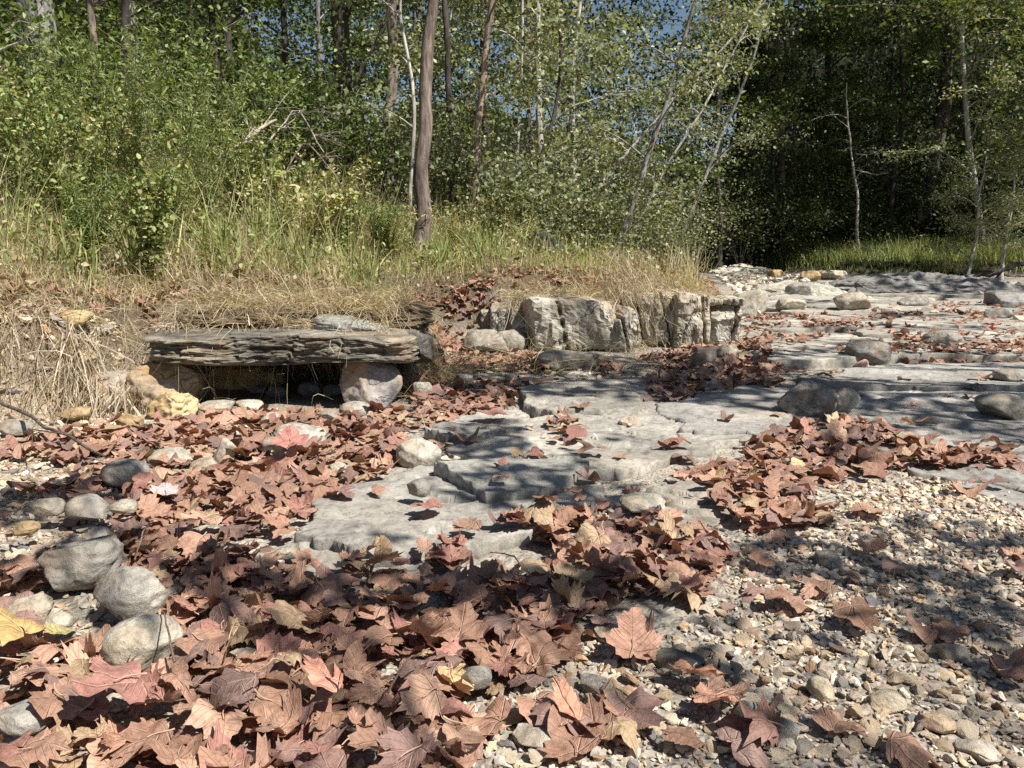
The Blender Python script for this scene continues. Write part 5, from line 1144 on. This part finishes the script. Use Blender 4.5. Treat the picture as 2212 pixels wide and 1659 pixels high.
# a second rank of trees deeper in the wood
rank = []
for k in range(26):
    y_ = U(17, 34); y_ = y_ if k < 15 else U(26, 34); u_ = -80 + 2400 * (k + R()) / 26; rank.append((u_, y_))
nameword = ['left edge', 'thick grey trunk', 'close pair of trunks', 'left thicket', 'brush heap', 'dark vine covered trunk', 'bare front trunk', 'pinkish trunk', 'white sycamore', 'straw tufts', 'leaning grey trunk', 'sky gap', 'creek end', 'dead white sapling', 'tall dark trunk', 'right edge']
for k, (u_, y_) in enumerate(rank):
    if u_ > 1560: hgt_ = 1
    if 1380 < u_ < 1520: ext_leaf = 2500; hgt = 6
    elif 600 < u_ < 700: ext_leaf = 2200; hgt = 7.5
    else: ext_leaf = 6500; hgt = U(9, 14)
    x_ = (u_ - 1106) / 1659 * y_; b = A([x_, y_, float(H(x_, y_)) - 0.1])
    w_ = nameword[min(15, max(0, int(u_ / 2212 * 16)))]
    tree(b, b + A([U(-0.8, 0.8), U(-0.5, 0.5), hgt]), U(0.06, 0.14), 0.03, ['dark', 'brown', 'grey'][k % 3], f'{["dark","brown","grey"][k%3]} stemmed background tree {"nearer" if y_ < 25 else "deeper"} in the wood, {"left of" if k % 2 else "behind"} the {w_}' , limbs=11, low=0.1, leafn=ext_leaf, reach=3.0, ls=(0.08, 0.15), crownr=0.42, cols=LIGHTF if 950 < u_ < 1450 else FOR, group='background trees', sides=6, twigs=6)

# shrubs and understory
def shrub(u_, y_, h, n, ls, cols, wts, label, w=0.6, tpl='2', x=None, group='understory shrubs', bare=False):
    x0 = (u_ - 1106) / 1659 * y_ if x is None else x
    root = obj('shrub', None, label=label, cat='shrub', group=group, loc=(x0, y_, float(H(x0, y_)) - 0.03)); sb_ = Buf(); lb_ = Buf(); tips = []
    for q in range(9):
        t = np.linspace(0, 1, 6); th = U(0, 2 * PI); r_ = w * h * U(0.2, 1.0); hh = h * U(0.55, 1.0)
        pts = np.column_stack([r_ * math.cos(th) * t ** 1.3, r_ * math.sin(th) * t ** 1.3, hh * t]) + rng.normal(0, 0.03 * h, (6, 3)) * t[:, None]
        tube(sb_, pts, np.linspace(0.012, 0.004, 6), 4, (0.2, 0.16, 0.12))
        for z_ in range(4):
            a_ = U(0.35, 1); s0 = A([np.interp(a_, t, pts[:, c]) for c in range(3)]); e_ = s0 + rng.normal(0, 0.22, 3) * h * A([1, 1, 0.5]); tube(sb_, [s0, e_], [0.004, 0.002], 3, (0.25, 0.2, 0.15)); tips += [e_, (s0 + e_) / 2]
        tips.append(pts[-1])
    obj('stem', sb_.mesh('stem'), M_BARK, parent=root)
    if n:
        td = A(tips); idx = rng.integers(0, len(td), n); C = td[idx] + rng.normal(0, 0.12 * h, (n, 3)) * A([1, 1, 0.6]); C[:, 2] = np.maximum(C[:, 2], 0.03)
        leaves(lb_, C, U(ls[0], ls[1], n), pick(cols, wts, n), 0.3, tpl); obj('foliage', lb_.mesh('foliage'), M_GREEN, parent=root)
    return root
SH = [(60, 8.5, 1.6), (170, 9.0, 1.4), (330, 9.5, 1.8), (470, 10, 1.8), (560, 11, 1.7), (660, 10.5, 1.5), (730, 11.5, 2.0), (800, 10.5, 1.3), (860, 12, 1.8), (940, 11, 1.5), (1000, 12.5, 2.0), (1060, 11, 1.6), (1110, 10, 1.2), (1150, 12, 1.9),
      (1200, 11, 1.4), (1250, 14, 2.2), (1290, 11.5, 1.3), (1340, 13, 1.8), (1380, 16, 2.4), (1420, 14, 1.6), (1450, 19, 2.4), (1500, 22, 3.0)]
for k, (u_, y_, h_) in enumerate(SH):
    w_ = nameword[min(15, max(0, int(u_ / 2212 * 16)))]
    shrub(u_, y_, h_, 1650, (0.04, 0.085), LIGHTF if u_ > 820 else GRN[:3] + FOR[:2], (3, 4, 3, 2, 1), f'{["loose","dense","low","spreading"][k%4]} {["light green","grey green","olive"][k%3]} shrub {["behind","right of","left of"][k%3]} the {w_}', tpl='4' if k % 3 == 0 else '2')
for k in range(24):
    u_ = 1540 + 760 * (k + R()) / 24; y_ = U(23.5, 31); h_ = U(1.5, 3.6)
    w_ = nameword[min(15, max(0, int(u_ / 2212 * 16)))]
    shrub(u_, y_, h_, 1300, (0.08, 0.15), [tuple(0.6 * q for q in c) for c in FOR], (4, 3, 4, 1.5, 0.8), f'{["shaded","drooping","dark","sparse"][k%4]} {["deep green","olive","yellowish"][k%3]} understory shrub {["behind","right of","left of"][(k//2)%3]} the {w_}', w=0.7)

# right bank grass, with taller weeds
rg = Buf(); n = 26000
x = U(7.5, 22, n); y = U(18.5, 28, n); s2 = polydist(x, y, TOE2); k = (s2 > 0.05) & (s2 < 5.5); x, y, s2 = x[k], y[k], s2[k]
blades(rg, np.column_stack([x, y, H(x, y)]), U(0.25, 0.75, len(x)) * (0.6 + 0.5 * sm(s2 / 2)), U(0.012, 0.03, len(x)), pick(GRN, [3, 5, 2, 5, 2], len(x)), 0.6, 2)
n = 12000; x = U(7.5, 22, n); y = U(19, 28, n); s2 = polydist(x, y, TOE2); k = (s2 > 0.3) & (s2 < 5.5); x, y, s2 = x[k], y[k], s2[k]
leaves(rg, np.column_stack([x, y, H(x, y) + U(0.1, 0.7, len(x)) * sm(s2 / 1.5)]), U(0.04, 0.09, len(x)), pick(GRN, [3, 4, 2, 4, 2], len(x)), 0.2, 'n')
obj('streamside_grass', rg.mesh('streamside_grass'), M_GRASS, label='lush green grass bank at the far right of the creek', kind='stuff')
# deep wood and leaf litter that reads as one mass
dw = Buf(); n = 4700
th = U(-0.75, 0.8, n); r_ = U(23, 52, n); x = r_ * np.sin(th); y = r_ * np.cos(th); ang = x / y
hh = U(0.02, 1, n) * np.where(ang > 0.25, U(9, 19, n), U(6, 15, n)) * (0.8 + 0.4 * vn(x * 0.25, y * 0.25, s=94))
gap = (np.abs(ang - 0.22) < 0.035) | (np.abs(ang + 0.27) < 0.022)
hh = np.where(gap, hh * 0.8, hh)
hh = np.where((np.abs(ang) < 0.27) & (R(n) < 0.65), U(4, np.where(gap, 9.5, 15), n), hh)
hh = np.where((ang > -0.36) & (ang < 0.14) & (R(n) < 0.5), U(5, 17, n), hh)
s1 = polydist(x, y, TOE); s2 = polydist(x, y, TOE2); k = (np.maximum(s1, s2) > 1.5) | (y > 34)
x, y, hh, r_ = x[k], y[k], hh[k], r_[k]
idx = rng.integers(0, len(x), 104000)
C = np.column_stack([x, y, H(x, y, False) + hh])[idx] + rng.normal(0, 1, (len(idx), 3)) * A([0.75, 0.75, 0.28])
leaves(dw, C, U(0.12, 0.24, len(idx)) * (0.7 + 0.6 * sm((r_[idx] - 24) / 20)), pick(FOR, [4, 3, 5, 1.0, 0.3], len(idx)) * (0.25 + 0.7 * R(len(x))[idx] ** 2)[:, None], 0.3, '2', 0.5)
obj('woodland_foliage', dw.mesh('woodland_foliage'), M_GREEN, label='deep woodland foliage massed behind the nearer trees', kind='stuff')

# ------------------------------------------------------------------ brush heap, fallen wood, twigs
def stick(pts, r, col, label, name='fallen_branch', cat='branch', forks=0, fl=0.5):
    pts = A(pts, float); c = pts[0].copy(); b = Buf(); n = len(pts); t = np.linspace(0, 1, n); k = np.linspace(0, 1, 10)
    P_ = np.column_stack([np.interp(k, t, pts[:, a]) for a in range(3)]) - c; P_ += rng.normal(0, r * 0.6, P_.shape)
    tube(b, P_, np.linspace(r, r * 0.5, 10), 7, col); me = b.mesh(name)
    root = obj(name, me, M_BARK, label=label, cat=cat, loc=c)
    for q in range(forks):
        a_ = U(0.3, 1); s0 = A([np.interp(a_, k, P_[:, w]) for w in range(3)]); d = (P_[-1] - P_[0]) * U(0.2, fl) + rng.normal(0, 0.3, 3) * np.linalg.norm(P_[-1]) * 0.5
        f2 = Buf(); m_ = s0 + d * 0.5 + rng.normal(0, 0.04, 3); tube(f2, [s0, m_, s0 + d], [r * 0.35, r * 0.25, r * 0.12], 4, col)
        for z_ in range(3):
            d3 = d * 0.5 + rng.normal(0, 0.25, 3) * np.linalg.norm(d); tube(f2, [m_, m_ + d3 * 0.6, m_ + d3 + A([0, 0, -0.05])], [r * 0.18, r * 0.12, r * 0.06], 3, col)
        obj('twig', f2.mesh('twig'), M_BARK, parent=root)
    return root
stick([at(468, 350, 7.6), at(530, 300, 7.9), at(596, 250, 8.3)], 0.026, (0.46, 0.39, 0.31), 'pale dead branch leaning out of the brush heap with bare twigs', forks=7, fl=0.5)
stick([at(560, 330, 8.4), at(640, 230, 8.8), at(700, 330, 8.4)], 0.012, (0.42, 0.36, 0.3), 'arched grey brush stem right of the pale dead branch', forks=10)
stick([at(600, 400, 8.2), at(660, 300, 8.4), at(740, 400, 8.2)], 0.010, (0.34, 0.24, 0.2), 'drooping brown brush stem at the right of the brush heap', forks=10)
stick([at(0, 110, 7.5), at(50, 90, 7.4), at(88, 55, 7.3)], 0.012, (0.5, 0.45, 0.38), 'bare forked twig at the upper left edge', forks=3, cat='branch')
stick([at(560, 40, 12.5), at(620, 120, 12.2), at(860, 90, 12), ], 0.02, (0.1, 0.08, 0.07), 'dark horizontal limb crossing between left trunks', forks=5)
stick([at(760, 180, 11), at(810, 90, 11), at(860, -10, 11)], 0.03, (0.12, 0.1, 0.085), 'dark limb slanting up from the vine covered trunk', forks=3)
p0 = ground_at(-10, 897); p1 = ground_at(120, 975); p2 = ground_at(226, 1022); up = A([0, 0, 0.05])
stick([p0 + A([0, 0, 0.07]), p1 + A([0, 0, 0.09]), p2 + A([0, 0, 0.06])], 0.009, (0.13, 0.10, 0.08), 'dark crooked stick lying across leaves at the left edge', forks=1, fl=0.25)
# root along the top of the ledge
stick([at(560, 722, 4.2) + A([0, 0, 0.02]), at(650, 712, 4.15) + A([0, 0, 0.02]), at(760, 728, 4.1) + A([0, 0, 0.03])], 0.012, (0.5, 0.42, 0.33), 'pale crooked root lying on the ledge top', name='bare_root', cat='root')
# charred stump behind the outcrop
g = at(1185, 545, 9.0); zz = float(H(g[0], 9.0))
st = obj('charred_log', None, label='broken black weathered log on the bank behind the outcrop', cat='log', loc=(g[0], 9.0, zz))
for k, (a, b_, r_) in enumerate([((-0.22, 0, 0.25), (0.28, -0.1, 0.05), 0.07), ((-0.2, 0.05, 0.32), (0.12, 0.0, 0.22), 0.05), ((0.05, 0, 0.2), (0.22, -0.1, 0.0), 0.06)]):
    b2 = Buf(); t = np.linspace(0, 1, 9)[:, None]; P_ = A(a) * (1 - t) + A(b_) * t + rng.normal(0, 0.012, (9, 3)); tube(b2, P_, r_ * (1 + 0.25 * rng.normal(size=9)), 8, (0.035, 0.033, 0.035)); obj('log_piece', b2.mesh('log_piece'), M_BARK, parent=st)
# loose twigs and pale stems on the litter
for k, (u0, v0, u1, v1) in enumerate([(385, 1545, 360, 1440), (840, 1620, 930, 1540), (640, 1560, 560, 1600), (1150, 1340, 1060, 1300), (300, 1300, 330, 1230)]):
    a = ground_at(u0, v0) + A([0, 0, 0.10]); b_ = ground_at(u1, v1) + A([0, 0, 0.12])
    stick([a, (a + b_) / 2 + A([0, 0, 0.02]), b_], 0.0022, (0.40, 0.27, 0.18), 'thin bare leaf stalk ' + ['standing right of the egg shaped boulder', 'lying across the bottom leaf drift', 'at the bottom left of the drift', 'in the shaded leaf drift', 'by the large flat grey stone'][k], name='leaf_stalk', cat='stalk')
# right edge: dark fallen limb
stick([at(2240, 560, 15), at(2150, 590, 15), at(2060, 615, 15.5)], 0.05, (0.08, 0.07, 0.065), 'dark fallen limb sloping down at the right edge', forks=4)

# ------------------------------------------------------------------ unseen sycamores around the camera; boughs set along the sun to dapple the creek
def shade_tree(base, boughs, label, hgt, r0=0.2, dens=240, ls=(0.10, 0.19)):
    base = A(base, float); base[2] = float(H(base[0], base[1])); root = obj('unseen_sycamore', None, label=label, cat='tree', loc=base)
    tb = Buf(); t = np.linspace(0, 1, 10)[:, None]; tube(tb, A([0.4, 0.3, hgt]) * t + 0.1 * np.sin(t * 6) * A([1, 0.4, 0]), np.linspace(r0, r0 * 0.4, 10), 10, BK['pale']); obj('trunk', tb.mesh('trunk'), M_BARK, parent=root)
    cb = Buf()
    for (gx_, gy_, alt, rx_, ry_, dn) in boughs:
        c = A([gx_, gy_, 0.0]) + SUN * (alt / SUN[2]) - base
        s0 = A([0.3, 0.2, min(hgt * 0.9, max(1.5, c[2] - 1.5))]); m_ = (s0 + c) / 2 + A([0, 0, 0.5]); lb = Buf()
        w_ = 0.35 if alt < 5.5 else 1.0; tube(lb, [s0, m_, c], [0.05 * w_, 0.03 * w_, 0.012 * w_], 6, BK['pale'])
        n = int(dn * rx_ * ry_ * dens)
        a_ = U(0, 2 * PI, n); q = np.sqrt(R(n)); C = c + np.column_stack([q * rx_ * np.cos(a_), q * ry_ * np.sin(a_), rng.normal(0, 0.05 if alt < 5.5 else 0.2, n)])
        cl = fbm(C[:, 0] * 2.2 + gx_, C[:, 1] * 2.2, s=97, o=3) > -0.12 - 0.35 * (dn > 1.15); C = C[cl]
        for z_ in range(7):
            e_ = C[rng.integers(0, len(C))] if len(C) else c; tube(lb, [c * 0.75 + m_ * 0.25, (c + e_) / 2 + rng.normal(0, 0.1, 3), e_], [0.012 * w_, 0.008 * w_, 0.003 * w_], 3, BK['pale'])
        obj('limb', lb.mesh('limb'), M_BARK, parent=root)
        leaves(cb, C, U(ls[0], ls[1], len(C)), pick(LIGHTF, [3, 4, 2, 3, 1], len(C)), 0.3, '4', 0.9)
    obj('crown', cb.mesh('crown'), M_GREEN, parent=root)
def boughs(L_):
    out = []
    for (u_, v_, alt, ru, rv, dn) in L_:
        a = ground_at(u_, v_ + rv); b_ = ground_at(u_, max(v_ - rv, 590)); y_ = (a[1] + b_[1]) / 2; x_ = (u_ - 1106) / 1659 * (y_ * math.cos(PITCH) + HC * math.sin(PITCH))
        out.append((x_, y_, alt, px(ru, y_ * 1.0), (b_[1] - a[1]) / 2, dn))
    return out
B1 = boughs([(900, 1310, 3.1, 330, 62, 1.5), (1280, 1320, 3.2, 170, 60, 1.4), (480, 1265, 3.3, 150, 55, 1.2), (1490, 1445, 3.0, 110, 32, 1.5), (1720, 1215, 3.3, 170, 45, 1.4), (1960, 1260, 3.3, 170, 45, 1.5), (2130, 1440, 3.1, 100, 90, 1.6),
             (2010, 1170, 3.4, 190, 35, 1.0), (110, 1090, 3.6, 190, 48, 1.5), (60, 1235, 3.3, 120, 35, 1.2), (1130, 1085, 3.7, 230, 40, 1.2), (1230, 1000, 3.9, 330, 50, 0.8), (1050, 960, 4.1, 120, 35, 1.1), (760, 1190, 3.5, 90, 20, 0.7),
             (1640, 1610, 2.8, 90, 40, 1.3), (1700, 1370, 3.1, 160, 22, 0.8), (2090, 1330, 3.3, 120, 40, 1.2), (560, 1390, 3.1, 120, 22, 0.7), (250, 1180, 3.4, 120, 18, 1.0)])
shade_tree((4.2, -3.4, 0), B1, 'unseen sycamore behind the camera, low boughs placed to dapple the near creek bed', 6.0, dens=2300, ls=(0.045, 0.095))
B2 = boughs([(1250, 835, 6.0, 340, 45, 1.5), (1600, 850, 6.0, 260, 50, 1.5), (1960, 905, 5.6, 300, 35, 1.5), (1500, 795, 6.5, 260, 20, 1.2), (2120, 850, 6.0, 200, 20, 1.1), (1900, 775, 6.5, 260, 16, 1.0), (2150, 800, 6.5, 200, 14, 0.8), (1950, 725, 7, 280, 5, 1.0),
             (1750, 755, 7, 120, 6, 1.0), (1950, 1000, 5.2, 280, 30, 1.0), (930, 845, 6, 140, 40, 0.9), (1100, 745, 7, 120, 12, 1.0), (780, 740, 6, 110, 24, 1.0), (500, 720, 6, 60, 12, 0.8), (2180, 955, 5, 90, 40, 1.3), (1240, 770, 6, 110, 10, 1.0)])
shade_tree((8.5, 1.0, 0), B2, 'unseen sycamore on the right bank beside the camera, placed to shade the middle creek', 9.0, 0.25, 640, (0.08, 0.16))
B4 = boughs([(2060, 635, 9, 260, 24, 1.3), (1850, 695, 8, 300, 6, 0.9), (1650, 612, 9, 160, 5, 1.2), (1700, 668, 8, 120, 6, 0.7)])
shade_tree((16.5, 6.0, 0), B4, 'unseen sycamore past the right edge, placed to shade the far bedrock', 10.0, 0.25, 220, (0.12, 0.24))
# unseen tall crowns added right of the frame to keep the far wood shaded
B3 = [(6, 26, 14, 2, 1.5, 1.0), (21, 35, 19, 5, 4, 1.2), (6, 36, 17, 4, 3, 1.2), (13, 28, 15, 5, 3, 1.3), (8, 29, 15, 4, 3, 1.3), (18, 27, 15, 5, 3, 1.2), (10, 34, 17, 5, 3.5, 1.2), (17, 34, 17, 5, 3.5, 1.2), (4, 32, 16, 3, 3, 0.8), (3, 38, 18, 5, 3, 1.0), (24, 31, 17, 4, 4, 1.0)]
shade_tree((27, 10, 0), B3, 'tall unseen sycamore beyond the right edge, placed to shade the far wood', 14.0, 0.35, 110, (0.22, 0.36))

tot = sum(len(o.data.loops) - 2 * len(o.data.polygons) for o in []) 
tris = 0; seen_ = set()
for o in sc.objects:
    if o.type == 'MESH' and o.data.name not in seen_: seen_.add(o.data.name); tris += len(o.data.loops) - 2 * len(o.data.polygons)
print('TRIS', tris, 'OBJ', len(sc.objects))
